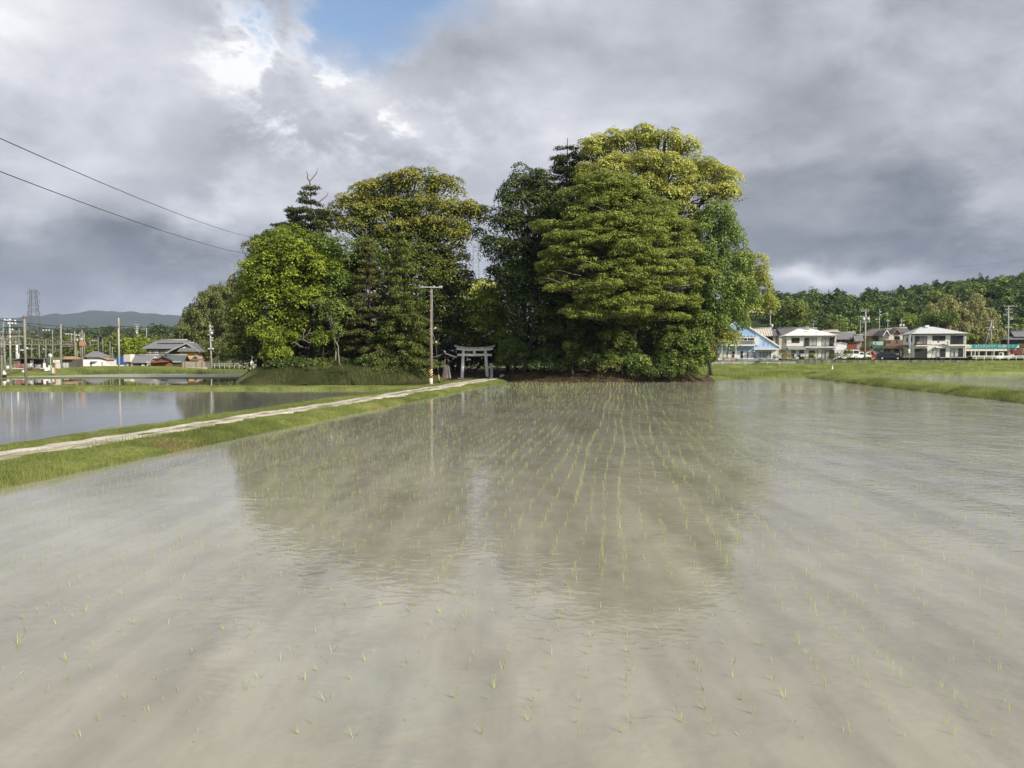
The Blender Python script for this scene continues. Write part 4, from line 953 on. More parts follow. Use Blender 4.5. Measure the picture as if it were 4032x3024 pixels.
h = HB('white_shed', 'small white shed with a low gable beside the white house', 172, c2, 1665, 1250, -10, 'shed')
h.poly('wall', [(1537,1250),(1537,905),(1665,880),(1795,905),(1795,1250)], 0, 3, M('white_sheet', (.68,.71,.76), .6, .08, 2)); h.gable_y(1525,908,1665,874,1805,908,-.2,3.2, M('grey_sheet_roof', (.5,.48,.42), .6, .1, 2), .1)
h = HB('carport', 'tan curved carport roof over the white van', 166, c2, 1740, 1270, -10, 'carport')
h.poly('roof', [(1538,1095),(1560,1072),(1640,1058),(1860,1056),(1940,1070),(1968,1098),(1940,1090),(1860,1074),(1640,1074)], -2, 3, M('tan_polycarbonate', (.42,.36,.27), .4, .1, 2))
for px in (1550,1955): h.box('post', px-7,1090,px+7,1275,-1.5,-1.4, STEEL)
h = HB('distant_roof_house', 'grey roofed house peeping over the hip roof, below the wooded hill', 205, c2, 1450, 1200, -10); h.box('wall', 1280,640,1640,1200,0,6, CREAMW); h.gable_x(1255,1655,-.7,6.6,645,592, M('grey_sheet_roof', (.5,.48,.42), .6, .1, 2))
# ochre house, mint annexe, balcony house
h = HB('ochre_house', 'ochre house with a brown tiled hip roof behind the main utility pole', 185, c3, 620, 1230, -10)
h.box('wall', 340,715,880,1230,0,7, OCHRE); h.hip(300,960,-.8,8,722,548,710,950, ROOF_B); h.win(625,780,870,860,0,3,FR_B,GL_G); h.win(345,790,490,890,0,2,FR_B,M('brown_blind', (.16,.10,.06), .7, .15, 2))
h.box('eave_board', 610,762,875,782,-.4,0, M('eave_brown', (.14,.10,.07), .8, .2, 2))
h = HB('green_annexe', 'mint green annexe with a small green gabled porch', 176, c3, 750, 1230, -10, 'annexe')
h.box('wall', 632,858,868,1230,0,3, M('mint_green_render', (.36,.60,.40), .85, .1, 2)); h.box('slot_window', 684,868,700,925,-.03,0, FR_B)
h.gable_x(560,800,-2.4,.2,1012,945, M('dark_green_sheet', (.05,.085,.08), .6, .2, 2), .1, name='porch_roof'); h.box('porch_wall', 600,1020,790,1230,-1.8,0, M('mint_green_render', (.36,.60,.40), .85, .1, 2)); h.win(690,1040,745,1110,-1.8,1,FR_W,GL)
h = HB('balcony_house', 'cream gabled house with a brown boarded balcony', 180, c3, 1080, 1230, -10)
h.poly('wall', [(880,1230),(880,690),(935,592),(1010,690),(1320,690),(1320,1230)], 0, 7, M('pale_cream_render', (.62,.60,.52), .85, .1, 2))
h.gable_y(838,722,928,586,1015,722,-.7,6, ROOF_B, .14, trim=WHITE, name='front_roof'); h.gable_x(945,1160,.6,6,705,560, ROOF_B, name='middle_roof')
BRN = M('brown_balcony_boards', (.23,.145,.105), .75, .2, 2, streak=True)
h.gable_y(1075,680,1165,560,1270,680,-.6,5, ROOF_B, .14, trim=M('brown_bargeboard', (.30,.20,.15), .7, .15, 2), name='side_roof'); h.gable_x(1170,1570,1.5,8,640,532, ROOF_B, name='rear_roof')
h.poly('gable_wall', [(1110,700),(1165,600),(1250,700)], -.1, .3, M('gable_brown', (.27,.19,.14), .8, .15, 2))
h.box('balcony', 880,822,1300,968,-1.5,-.02, BRN)
mb = MB()
for px in (895,925,950,975,1120,1150): mb.box(h.X(px), h.X(px+12), -1.54, -1.5, h.Z(905), h.Z(838))
mb.build('balcony_slot', SHUT, h.root)
h.win(905,750,1000,820,0,2,FR_W,GL_G); h.win(1130,738,1255,820,0,1,FR_B,GL); h.box('lower_eave', 790,965,1310,1020,-1.9,0, M('eave_brown', (.14,.10,.07), .8, .2, 2))
h.box('lower_wall', 830,1020,1300,1230,-1.2,0, M('grey_brown_render', (.30,.26,.22), .85, .12, 2)); h.win(860,1050,915,1110,-1.2,1,FR_B,GL); h.win(940,1045,990,1110,-1.2,1,FR_B,GL); h.win(1090,1035,1195,1130,-1.2,1,FR_B,GL)
h = HB('carport', 'dark brown carport at the gable side of the right white house', 168, c3, 1320, 1240, -10, 'carport'); h.poly('roof', [(1195,1000),(1250,960),(1385,935),(1435,1000)], -1.5, 2.5, M('dark_brown_sheet', (.06,.045,.042), .6, .2, 2))
for px in (1212,1278): h.box('post', px-14,1000,px+14,1240,-1.4,-1.1, SHUT)
# right white house
h = HB('white_house', 'white two storey house with a silver hip roof and black shutters', 165, c3, 1900, 1235, -13)
def X4(x): return x*.9999 + 2074   # crop 4 x -> crop 3 x
Y4 = lambda y: y*.99988 - 118.5
XR = X4(680)
h.box('wall', 1575,700,XR,1235, 0, 8, WHITEW)
h.hip(1510,X4(775),-.8,8.8,676,500,1870,X4(85), M_band('silver_ribbed_roof', (.50,.51,.53), (.66,.67,.69), .45, 0, .45))
h.box('roof_vent', 1945,468,2035,520,3.0,3.6, WHITE)
h.box('band', 1573,932,XR+3,944,-.04,0, FR_B)
h.box('shutter', 1605,732,1700,930,-.12,0, SHUT_D); h.win(1700,732,1892,930,0,2,FR_B,GL_G,2); h.rail('railing', 1592,1940,822,930,-1.0, FR_B, 9); h.box('balcony', 1605,944,1930,968,-1.05,0, WHITE)
h.win(2015,722,X4(130),838,0,2,FR_B,GL); h.box('shutter', X4(130),Y4(845),X4(240),Y4(955),-.12,0, SHUT_D)
h.win(X4(360),Y4(842),X4(550),Y4(1040),0,3,FR_B,GL,2); h.box('shutter', X4(550),Y4(842),X4(658),Y4(1040),-.12,0, SHUT_D); h.rail('railing', X4(248),X4(680),Y4(935),Y4(1042),-1.0, FR_B, 6); h.box('balcony', X4(285),Y4(1052),X4(745),Y4(1080),-1.05,0, WHITE)
h.box('corner_post', X4(662),Y4(850),X4(680),Y4(1340),-1.03,-.93, WHITE)
h.box('garage_shutter', 1602,1022,1898,1232,-.1,0, SHUT_D); h.win(2015,1022,X4(130),Y4(1340),0,2,FR_B,GL_C,2); h.box('shutter', X4(130),Y4(1140),X4(242),Y4(1340),-.12,0, SHUT_D); h.win(X4(360),Y4(1138),X4(552),Y4(1335),0,2,FR_B,GL_C,2); h.box('shutter', X4(552),Y4(1138),X4(658),Y4(1335),-.12,0, SHUT_D)
h.box('awning', X4(0),Y4(1100),X4(120),Y4(1126),-1.0,0, WHITE)
for f0, f1, z0, z1 in ((.9,2.0,740,855),(4.4,5.6,748,858)):
    mb = MB(); mb.box(h.X(1575)-.05, h.X(1575), f0, f1, h.Z(z1), h.Z(z0)); mb.build('window', FR_B, h.root)
for px, py in ((1640,905),(X4(262),Y4(1010)),(1985,1215)): h.box('air_conditioner', px,py-35,px+60,py+20, -.8,-.4, M('air_conditioner_white', (.66,.66,.64), .5, .08, 2))
h.box('gutter', 1520,677,X4(770),689, -.9,-.8, FR_B)
for px in (1585,X4(252)): h.box('drainpipe', px-4,950,px+4,1230, -.1,-.03, STEEL)
for px, c_ in ((1705,(.45,.2,.18)),(1750,(.15,.12,.11)),(X4(20),(.2,.2,.22))): h.box('laundry', px,865 if px < 1900 else Y4(960),px+45,925 if px < 1900 else Y4(1010), -1.12,-1.08, M('laundry_cloth_%d' % int(px), c_, .9, .1, 2))
h.box('step', X4(60),Y4(1340),X4(690),Y4(1358),-1.6,0, M('concrete_step', (.40,.38,.35), .9, .15, 2))
# coin laundry
dL = 205; h = HB('laundry_shop', 'long low coin laundry with a teal sign board along its roof', dL, c4, 1300, 1330, -15, 'shop')
h.box('wall', 690,1130,1900,1330,0,7, M('pale_pink_render', (.58,.50,.47), .85, .1, 2)); h.box('fascia', 690,1132,1700,1198,-.9,0, WHITEW)
sg = h.box('sign_board', 830,1045,1915,1132,-1.1,-.1, M('teal_sign', (.035,.31,.33), .5, .08, 1.0))
h.box('sign_end', 695,1050,828,1132,-1.1,-.1, M('cream_sign_end', (.66,.62,.50), .6, .1, 2)); h.poly('sign_corner', [(1850,1124),(1925,1052),(1925,1124)], -1.13, -1.1, WHITE)
WL = M('white_lettering', (.85,.85,.83), .5, .03, 1)
zl = (h.Z(1050)+h.Z(1128))/2
text_mesh('lettering', 'コインランドリー', .92, WL, sg, (h.X(1145), -1.12, zl), ext=.012, width=h.X(1395)-h.X(905))
text_mesh('lettering', '山', .8, WL, sg, (h.X(1475), -1.12, zl), ext=.012); text_mesh('lettering', '昌', .8, WL, sg, (h.X(1575), -1.12, zl), ext=.012)
text_mesh('lettering', '営業　ス', .5, WL, sg, (h.X(1705), -1.12, zl), ext=.012)
for a, b in ((700,830),(845,910),(930,1005),(1020,1175),(1195,1320),(1370,1540),(1560,1690)): h.win(a,1195,b,1325,0,1,FR_W,M('shop_interior_glass', (.035,.03,.04), .15, .5, .8))
for px in (835,918,1010,1183,1360): h.box('post', px-7,1165,px+7,1330,-.95,-.8, WHITE)
h.box('post', 1322,1195,1340,1325,-.12,-.05, M('orange_post', (.45,.25,.08), .6, .1, 2))
# tiled houses at the right edge
h = HB('tiled_house', 'dark timber house with silvery tiled roofs at the right edge of the village', 215, c4, 1950, 1300, -18)
h.box('wall', 1735,930,2500,1300,0,8, BROWNW); h.hip(1630,2600,-1.0,9,925,840,1850,2500, ROOF_K, name='lower_roof', yr=3.5); h.gable_x(1860,2600,.5,7.5,858,728, ROOF_K)
h.box('garden_wall', 1900,1030,2300,1290,-1.5,-1.2, M('mossy_wall', (.17,.16,.10), .9, .25, 2))
h = HB('tiled_house', 'pale roofed house higher up at the right edge, half hidden by bamboo', 260, c4, 1950, 800, -15); h.box('wall', 1800,550,2300,1200,0,8, M('tan_render', (.40,.30,.21), .85, .12, 2)); h.gable_x(1735,2400,-.8,8.8,556,450, M('pale_blue_grey_tiles', (.24,.27,.30), .6, .15, 2))
# ------------------------------------------------------------------ vehicles
TYRE = M('tyre_black', (.015,.015,.016), .8, .1, 4); RIM = M('wheel_silver', (.45,.45,.46), .35, .1, 3, metal=.6)
LAMP = M('headlamp_lens', (.75,.77,.78), .15, .05, 2); REDL = M('tail_lamp_red', (.45,.02,.02), .25, .05, 2)
def car(name, label, loc, rz, L, Wd, prof, glass, paint, wheels, wr=.3, cat='car', mat_extra=None):
    """prof: side outline [(x along 0..L, z)]; glass: list of side window polygons; nose at x = 0"""
    root = thing(name, label, cat, loc, rz); mb = MB(); n = len(prof)
    zc = max(z for _, z in prof); vs = []
    for side, yy in ((0,-Wd/2), (1, Wd/2)):
        for x, z in prof: vs.append((x, yy*(1 - .14*max(0, (z-.55*zc)/(.45*zc))), z))
    fs = [tuple(range(n)), tuple(range(2*n-1, n-1, -1))] + [(i, i+n, (i+1)%n+n, (i+1)%n) for i in range(n)]
    mb.add(vs, fs); ob = mb.build('body', paint, root)
    bv = ob.modifiers.new('edge', 'BEVEL'); bv.width = .05; bv.segments = 2; bv.limit_method = 'ANGLE'
    for gpoly in glass:
        for sgn in (-1, 1):
            mb = MB(); off = .012
            P = [(x, sgn*(Wd/2*(1-.14*max(0,(z-.55*zc)/(.45*zc)))+off), z) for x, z in gpoly]
            mb.add(P, [tuple(range(len(P)))]); mb.build('window', GL, root)
    for x in wheels:
        for sgn in (-1, 1):
            w_ = thing('wheel', None, None, (x, sgn*(Wd/2-.09), wr)); w_.parent = root; 
            mb = MB(); mb.tube([(0,-.1,0),(0,.1,0)], wr, 14); mb.build('tyre', TYRE, w_); mb = MB(); mb.tube([(0,-.112,0),(0,.112,0)], wr*.6, 12); mb.build('rim', RIM, w_)
    return root
def onlamp(root, x, z, Wd, mat, name='headlight', s=.12):
    for sgn in (-1, 1):
        mb = MB(); mb.ball((x, sgn*(Wd/2-.22), z), (s*.7, s*1.3, s), 8, 6); mb.build(name, mat, root)
def roadpt(c, x, y, d): px, py = c(x, y); return at(px, py, d)
# black minivan, nose to the right
p = roadpt(c3, 1300, 1290, 157)
v = car('minivan', 'black minivan parked behind the stained concrete wall', p, R(180-16), 4.7, 1.72, [(0,.35),(.03,.75),(.35,.95),(1.05,1.12),(1.75,1.62),(2.3,1.74),(4.2,1.70),(4.6,1.25),(4.68,.7),(4.65,.32)],
        [[(1.35,1.12),(1.9,1.56),(2.5,1.62),(2.5,1.12)], [(2.58,1.12),(2.58,1.62),(3.5,1.61),(3.5,1.14)], [(3.58,1.14),(3.58,1.6),(4.15,1.57),(4.4,1.2)]], M('black_car_paint', (.012,.012,.014), .18, .1, 2, spec=.6), (.9, 3.8), .32)
onlamp(v, .25, .82, 1.72, LAMP); onlamp(v, 4.6, 1.0, 1.72, REDL, 'tail_lamp')
p = roadpt(c3, 700, 1283, 161)
v = car('kei_van', 'boxy red van standing behind the black minivan', p, R(180-10), 3.3, 1.45, [(0,.3),(0,.9),(.12,1.05),(.55,1.75),(.8,1.86),(3.1,1.84),(3.28,1.7),(3.3,.35)],
        [[(.55,1.08),(.8,1.68),(1.5,1.7),(1.5,1.08)], [(1.6,1.08),(1.6,1.7),(2.9,1.68),(2.9,1.08)]], M('faded_red_paint', (.33,.05,.03), .35, .15, 2, spec=.5), (.6, 2.7), .27, 'van')
onlamp(v, .03, .75, 1.45, LAMP)
p = roadpt(c2, 1690, 1270, 160)
v = car('van', 'white van under the tan carport roof, partly hidden by a bush', p, R(-8), 4.4, 1.7, [(0,.35),(0,.8),(.2,1.0),(.75,1.15),(1.3,1.85),(1.7,1.95),(4.3,1.93),(4.4,1.0),(4.4,.35)],
        [[(.95,1.15),(1.4,1.78),(2.0,1.8),(2.0,1.15)], [(2.1,1.15),(2.1,1.8),(3.1,1.8),(3.1,1.15)], [(3.2,1.15),(3.2,1.8),(4.2,1.78),(4.25,1.15)]], WHITE, (.85, 3.6), .31, 'van'); v.location.x -= 1.2
onlamp(v, .05, .8, 1.7, LAMP)
p = roadpt(c3, 185, 1272, 160)
v = car('hatchback', 'small white car left of the main utility pole, its tailgate raised', p, R(-8), 3.4, 1.48, [(0,.3),(0,.8),(.1,1.45),(.3,1.52),(1.6,1.5),(2.2,1.02),(3.2,.86),(3.4,.7),(3.38,.3)],
        [[(.2,.95),(.3,1.4),(1.0,1.42),(1.0,.95)], [(1.08,.95),(1.08,1.42),(1.55,1.4),(2.0,1.0)]], WHITE, (.6, 2.75), .27)
onlamp(v, 3.3, .75, 1.48, LAMP)
mb = MB(); mb.bar((2.0,.1,1.05), (3.3,.1,1.62), 1.2, .06); mb.build('raised_lid', WHITE, v)
# small pickup on the road
p = roadpt(c4, 1425, 1405, 190); rzt = R(-15)
tr = thing('pickup_truck', 'small white pickup truck driving left behind the white guardrail', 'truck', p, rzt)
mb = MB(); pr = [(0,.35),(.02,.85),(.42,1.08),(.62,1.72),(.8,1.80),(1.5,1.78),(1.52,.35)]; n = len(pr)
mb.add([(x,-.7*(1-.1*(z > 1.2)),z) for x, z in pr]+[(x,.7*(1-.1*(z > 1.2)),z) for x, z in pr], [tuple(range(n)), tuple(range(2*n-1,n-1,-1))]+[(i,i+n,(i+1)%n+n,(i+1)%n) for i in range(n)])
cab = mb.build('cab', WHITE, tr); bv = cab.modifiers.new('edge','BEVEL'); bv.width = .04; bv.segments = 2; bv.limit_method = 'ANGLE'
for sgn in (-1,1):
    mb = MB(); mb.add([(.55,sgn*.712,1.1),(.74,sgn*.645,1.68),(1.2,sgn*.645,1.68),(1.2,sgn*.712,1.1)], [(0,1,2,3)]); mb.build('window', GL, tr)
mb = MB(); mb.add([(.40,-.6,1.1),(.40,.6,1.1),(.585,.56,1.68),(.585,-.56,1.68)], [(0,1,2,3)]); mb.build('windscreen', GL, tr)
mb = MB(); mb.box(1.55,3.35,-.72,.72,.62,.70); mb.box(1.55,3.35,-.72,-.68,.70,.98); mb.box(1.55,3.35,.68,.72,.70,.98); mb.box(3.31,3.35,-.68,.68,.70,.98); mb.box(.1,3.3,-.3,.3,.35,.62); mb.build('load_bed', M('truck_bed_grey', (.55,.56,.57), .5, .1, 2), tr)
mb = MB(); mb.bar((1.6,-.6,1.0),(1.6,-.6,2.0),.05); mb.bar((1.6,.6,1.0),(1.6,.6,2.0),.05); mb.bar((1.6,-.6,1.97),(1.6,.6,1.97),.05); mb.build('headboard', STEEL, tr)
for x in (.55, 2.75):
    for sgn in (-1,1):
        w_ = thing('wheel', None, None, (x, sgn*.62, .27)); w_.parent = tr
        mb = MB(); mb.tube([(0,-.08,0),(0,.08,0)], .27, 14); mb.build('tyre', TYRE, w_); mb = MB(); mb.tube([(0,-.09,0),(0,.09,0)], .15, 12); mb.build('rim', RIM, w_)
onlamp(tr, .02, .75, 1.4, LAMP)
p = roadpt(c4, 1790, 1312, 200); mg = thing('farm_trailer', 'dark red slatted farm trailer parked right of the laundry', 'trailer', p, R(-15))
DR = M('dark_red_paint', (.22,.045,.06), .55, .15, 2); mb = MB(); mb.box(0,2.2,-.8,.8,.5,1.3); mb.box(.1,2.2,-.75,.75,1.3,1.55); mb.build('body', DR, mg)
mb = MB()
for z in (1.0,1.35,1.7,2.0): mb.box(2.3,5.6,-.8,-.74,z-.12,z)
for x in (2.3,3.4,4.5,5.5): mb.box(x,x+.08,-.73,-.66,.5,2.0)
mb.build('slatted_side', M('faded_pink_boards', (.42,.30,.28), .8, .2, 2), mg); mb = MB(); mb.box(2.3,5.6,-.8,.8,.42,.5); mb.build('bed', DR, mg)
for x in (.8, 4.6):
    mb = MB(); mb.tube([(x,-.85,.3),(x,-.65,.3)], .33, 12); mb.build('wheel', TYRE, mg)

# ------------------------------------------------------------------ street furniture on the right
def upole(label, c, bx, by, ty, d, r=.15, arms=(), trafo=(), lamp=None, mat=None, name='utility_pole', tx=None, group='utility poles in the village', cat='utility pole', base_drop=0.0):
    pb = roadpt(c, bx, by, d); root = thing(name, label, cat, pb, R(-10), group); k = d/FPX
    sc_ = c(1,0)[0]-c(0,0)[0]; H = (c(0,by)[1]-c(0,ty)[1])*k; dx = ((tx if tx is not None else bx)-bx)*sc_*k
    mb = MB(); mb.tube([(0,0,-base_drop),(dx,0,H)], [r, r*.7], 10); mb.build('shaft', mat or POLE_C, root)
    for (y, x0, x1) in arms:
        z = (c(0,by)[1]-c(0,y)[1])*k; X0 = (x0-bx)*sc_*k; X1 = (x1-bx)*sc_*k
        mb = MB(); mb.bar((X0,-.12,z),(X1,-.12,z),.10); a_ = mb.build('crossarm', STEEL, root)
        mb = MB()
        for u in (.04,.35,.65,.96): mb.tube([(X0+(X1-X0)*u,-.12,z+.05),(X0+(X1-X0)*u,-.12,z+.26)], [.05,.07], 6)
        mb.build('insulator', M('porcelain', (.7,.7,.66), .3, .05, 2), a_)
    for (x, y0, y1) in trafo:
        X_ = (x-bx)*sc_*k; mb = MB(); mb.tube([(X_,-.15,(c(0,by)[1]-c(0,y1)[1])*k),(X_,-.15,(c(0,by)[1]-c(0,y0)[1])*k)], .26, 10); mb.build('transformer', M('transformer_grey', (.62,.63,.63), .4, .1, 2), root)
    if lamp:
        x, y = lamp; z = (c(0,by)[1]-c(0,y)[1])*k; X_ = (x-bx)*sc_*k
        mb = MB(); mb.bar((0,-.1,z),(X_*.5,-.2,z+.02),.04); mb.bar((X_*.45,-.2,z),(X_,-.25,z-.05),.22,.1); mb.build('street_light', WHITE, root)
    return root
upole('main utility pole with two transformers in front of the ochre house', c3, 447, 1255, 125, 152, .17, [(152,342,518),(290,330,533),(403,330,540)], [(400,305,372),(500,305,365)])
upole('slim pole with a side street light above the ochre house', c3, 772, 1200, 100, 192, .11, [], [(783,160,182),(783,230,255)], lamp=(672,338))
upole('thin grey pole behind the ridge of the ochre house', c3, 968, 1200, 330, 215, .10, [(385,935,1000)])
upole('pole with twin transformers behind the balcony house', c3, 1287, 1200, 315, 215, .11, [(378,1258,1360),(480,1235,1340)], [(1255,455,520),(1325,455,520)])
upole('plain thin pole in front of the dark wooded hill', c3, 330, 1200, 400, 215, .10)
upole('pole with a white transformer box behind the blue house', c1, 1668, 1250, 150, 195, .13, [(160,1640,1690)], [(1705,455,530),(1680,205,230)])
upole('tall pole with many cross arms in front of the laundry', c4, 1712, 1312, 170, 197, .19, [(158,1600,1880),(240,1630,1745),(305,1655,1790),(360,1590,1690),(420,1690,1800),(465,1740,1800),(650,1630,1775)], [], tx=1700)
upole('pole with a boxed transformer behind the laundry sign', c4, 1305, 1300, 490, 225, .17, [(490,1195,1365),(655,1170,1290),(705,1225,1390)], [(1340,622,682)])
upole('thin leaning stay pole beside the boxed transformer', c4, 1120, 1290, 560, 224, .09, tx=1285, name='stay_pole')
upole('small street lamp with a white head behind the laundry sign', c4, 1328, 1300, 985, 213, .05, lamp=(1330,985), name='street_lamp', cat='street lamp', group=None)
for i, (a, b, sg_) in enumerate([((3031,1279,195),(3215,1275,195),1.0), ((3404,1227,152),(3031,1230,195),1.5), ((3404,1226,152),(3967,1210,197),2.5), ((3404,1250,152),(3967,1243,197),2.5), ((3404,1268,152),(3967,1290,197),2.0), ((3404,1268,152),(3100,1280,195),1.2), ((3900,1265,225),(3550,1285,215),1.0), ((3967,1218,197),(4300,1255,200),.6), ((3967,1235,197),(4300,1270,200),.6), ((3404,1290,152),(3460,1270,192),.3)]):
    wire('thin black wire between the poles of the village', [at(*a), at(*b)], .016, sg_, group='wires between the village poles')
wire('faint high wire over the right skyline', [at(3760,1050,420), at(4120,1010,400)], .022, .6)
wp = roadpt(c3, 1492, 1250, 158); w_ = thing('sign_pole', 'thin white pole with a blank white plate left of the right white house', 'sign pole', wp, R(-10)); k = 158/FPX*.16876
mb = MB(); mb.tube([(0,0,0),(0,0,550*k)], .05, 8); mb.build('pole', WHITE, w_); mb = MB(); mb.box(-34*k,8*k,-.09,-.06,125*k,215*k); mb.build('plate', WHITE, w_)
lp = roadpt(c3, 622, 1290, 149); k = 149/FPX*.16876; w_ = thing('marker_pole', 'leaning white and red banded marker pole beside the red van', 'marker pole', lp)
P0, P1 = Vector((0,0,0)), Vector((-66*k,0,205*k))
for i in range(6):
    mb = MB(); mb.tube([P0.lerp(P1,i/6), P0.lerp(P1,(i+1)/6)], .085, 8); mb.build('red_band' if i % 2 else 'white_band', M('orange_red_paint', (.62,.20,.10), .5, .08, 2) if i % 2 else M('cream_paint', (.75,.70,.55), .5, .05, 2), w_)

# retaining wall, guardrails, stakes
m_, t_, p_ = new_mat('stained_concrete'); tcx = t_.new('ShaderNodeTexCoord').outputs['Object']
st = t_.noise(t_.mapping(tcx, (1.3,1.3,.15)), 1.0, 6, .7); bl = t_.noise(tcx, .5, 4, .6)
t_.set(p_.inputs['Base Color'], t_.mix(t_.maprange(st, .42, .62), (.055,.05,.04), (.26,.245,.21))); p_.inputs['Roughness'].default_value = .95
def wall_run(label, pts, h, th, mat, name='retaining_wall'):
    o = Vector(pts[0]); mb = MB()
    for a, b in zip(pts[:-1], pts[1:]):
        a = Vector(a)-o; b = Vector(b)-o; n_ = (b-a).cross(Vector((0,0,1))).normalized()*th
        mb.add([a-Vector((0,0,.6)), b-Vector((0,0,.6)), b-n_-Vector((0,0,.6)), a-n_-Vector((0,0,.6)), a+Vector((0,0,h)), b+Vector((0,0,h)), b-n_+Vector((0,0,h)), a-n_+Vector((0,0,h))], [(0,3,2,1),(4,5,6,7),(0,1,5,4),(1,2,6,5),(2,3,7,6),(3,0,4,7)])
    return tag(mb.build(name, mat, None, o), label, 'wall')
wall_run('long stained grey concrete wall below the two white houses', [at(3135,1429,147), at(3500,1430,148), at(3828,1430,150)], .55, .25, m_)
wall_run('low concrete kerb wall in front of the blue house garden', [at(2790,1430,146), at(3134,1429.5,146.8)], .28, .25, M('pale_grey_wall', (.30,.31,.32), .9, .15, 1.5))
def guardrail(label, a, b, n, d_h=.75):
    a = Vector(a); b = Vector(b); root = thing('guardrail', label, 'guardrail', a); D = b-a
    GW = M('white_rail_paint', (.72,.71,.66), .5, .12, 1.0)
    for z in (d_h, d_h*.55): mb = MB(); mb.bar(Vector((0,0,z)), D+Vector((0,0,z)), .06, .17 if z == d_h else .11); mb.build('rail', GW, root)
    for i in range(n):
        q = D*((i+.5)/n); mb = MB(); mb.tube([q+Vector((0,.08,-.3)), q+Vector((0,.08,d_h+.08))], .07, 8); mb.build('post', GW, root)
    return root
guardrail('white guardrail along the road in front of the laundry', at(3828,1418,185), at(4140,1417,190), 10, .95)
guardrail('white guardrail under the bamboo beside the farmhouse', at(835,1447,178), at(1012,1446,172), 9, .85)
for i, px in enumerate((325,573,832,1095,1618,1893)):
    b = roadpt(c1, px, 1372, 143); mb = MB(); mb.bar((0,0,-.2),(-.05,0,.45),.09); o = mb.build('stake', M('pale_wood', (.62,.50,.38), .8, .2, 3), None, b)
    tag(o, 'short pale wooden stake at the grass edge before the blue house garden', 'stake', 'stakes in front of the blue house')
b = roadpt(c1, 400, 1375, 141); tr_ = thing('trestle', 'small whitish wooden trestle at the left of the blue house garden', 'trestle', b); PW = M('pale_wood', (.62,.50,.38), .8, .2, 3)
for x0, x1 in ((-.27,-.22),(.27,.17)): mb = MB(); mb.bar((x0,0,-.1),(x1,.1,.6),.06); mb.build('leg', PW, tr_)
mb = MB(); mb.bar((-.24,.05,.3),(.22,.05,.3),.05); mb.bar((-.22,.1,.58),(.19,.1,.58),.06); mb.build('rung', PW, tr_)
def gshrub(label, c, cx, cyy, rx, ry, d, mat, by, **kw):
    px, py = c(cx, cyy); q = .16876
    k = dict(leaf=.16, puff=.34, per=34, dens=1.1, base_t=.4); k.update(kw)
    return tree('garden_shrub', label, roadpt(c, cx, by, d), [(tuple(at(px,py,d)), (rx*q*d/FPX, (rx+ry)*.5*q*d/FPX, ry*q*d/FPX), 1.0)], mat, r0=.05, cat='shrub', **k)
L_whitefl = M_leaf('white_azalea_flowers', (.07,.10,.03), (.45,.48,.36), (.85,.85,.80), .1); L_pink = M_leaf('pink_azalea_flowers', (.06,.07,.03), (.45,.15,.24), (.70,.33,.42), .1)
L_hedge = M_leaf('clipped_hedge_leaves', (.022,.028,.012), (.05,.06,.022), (.09,.10,.04), .1); L_gold = M_leaf('golden_bush_leaves', (.09,.075,.02), (.22,.17,.05), (.36,.29,.10), .2)
dB = 147
gshrub('white flowering azalea in front of the blue house', c1, 515, 1235, 70, 42, dB, L_whitefl, 1310)
gshrub('square dark clipped hedge beside the white azalea', c1, 660, 1262, 52, 42, dB, L_hedge, 1310)
gshrub('pink flowering azalea in front of the blue house', c1, 785, 1272, 60, 30, dB, L_pink, 1310)
gshrub('small dark hedge beside the pink azalea', c1, 895, 1285, 36, 26, dB, L_hedge, 1310)
gshrub('slim brownish conifer at the corner of the blue house porch', c1, 1300, 1215, 38, 95, dB, L_rust, 1340)
gshrub('pale green bush below the porch of the blue house', c1, 1420, 1320, 62, 36, dB-1, L_vine, 1355)
gshrub('rounded clipped box bush under the right corner of the blue house', c1, 1785, 1240, 55, 48, dB, L_mid, 1300)
gshrub('golden brown bush between the blue house and the white house', c2, 390, 1220, 120, 75, 152, L_gold, 1300)
gshrub('dim shrub behind the golden brown bush', c2, 300, 1130, 70, 80, 155, L_olive, 1280)
gshrub('dark green mound shrub below the middle window of the white house', c2, 870, 1260, 75, 48, 152, L_mid, 1310)
gshrub('yellow leaved little tree before the dark doorway of the white house', c2, 1005, 1190, 48, 55, 153, L_lime, 1290, base_t=.6)
gshrub('neat cone shrub under the yellow leaved little tree', c2, 1000, 1245, 58, 32, 152, L_olive, 1290)
gshrub('dull shrub under the balcony of the white house', c2, 1160, 1270, 60, 35, 152, L_olive, 1310)
gshrub('grey green shrub before the shutter of the white house', c2, 1450, 1220, 80, 60, 154, L_mid, 1290)
gshrub('leafy shrub at the right corner post of the white house', c2, 1590, 1200, 60, 75, 155, L_mid, 1290)
gshrub('tall feathery bush hiding the white van', c2, 1820, 1165, 90, 120, 153, L_lime, 1300, base_t=.25)
gshrub('clipped round tree behind the main utility pole', c3, 440, 1060, 110, 75, 162, L_hedge, 1230)
gshrub('dark clipped bush at the green porch', c3, 760, 1070, 70, 60, 170, L_hedge, 1200)
gshrub('tall column hedge at the left corner of the right white house', c3, 1395, 1130, 72, 120, 159, L_olive, 1270, base_t=.3)
gshrub('low weeds on the concrete wall below the main utility pole', c3, 450, 1262, 130, 26, 150, L_olive, 1290)
gshrub('lime green tree between the right white house and the bamboo', c4, 840, 900, 150, 75, 215, L_lime, 1250, leaf=.3, puff=.6, base_t=.5)
gshrub('lime green garden bush above the teal sign', c4, 1440, 985, 80, 32, 220, L_lime, 1250, leaf=.3, puff=.5, base_t=.5)
gshrub('drooping olive garden pine at the right edge', c4, 2040, 1120, 110, 80, 205, L_cypress, 1290, leaf=.22, puff=.5)

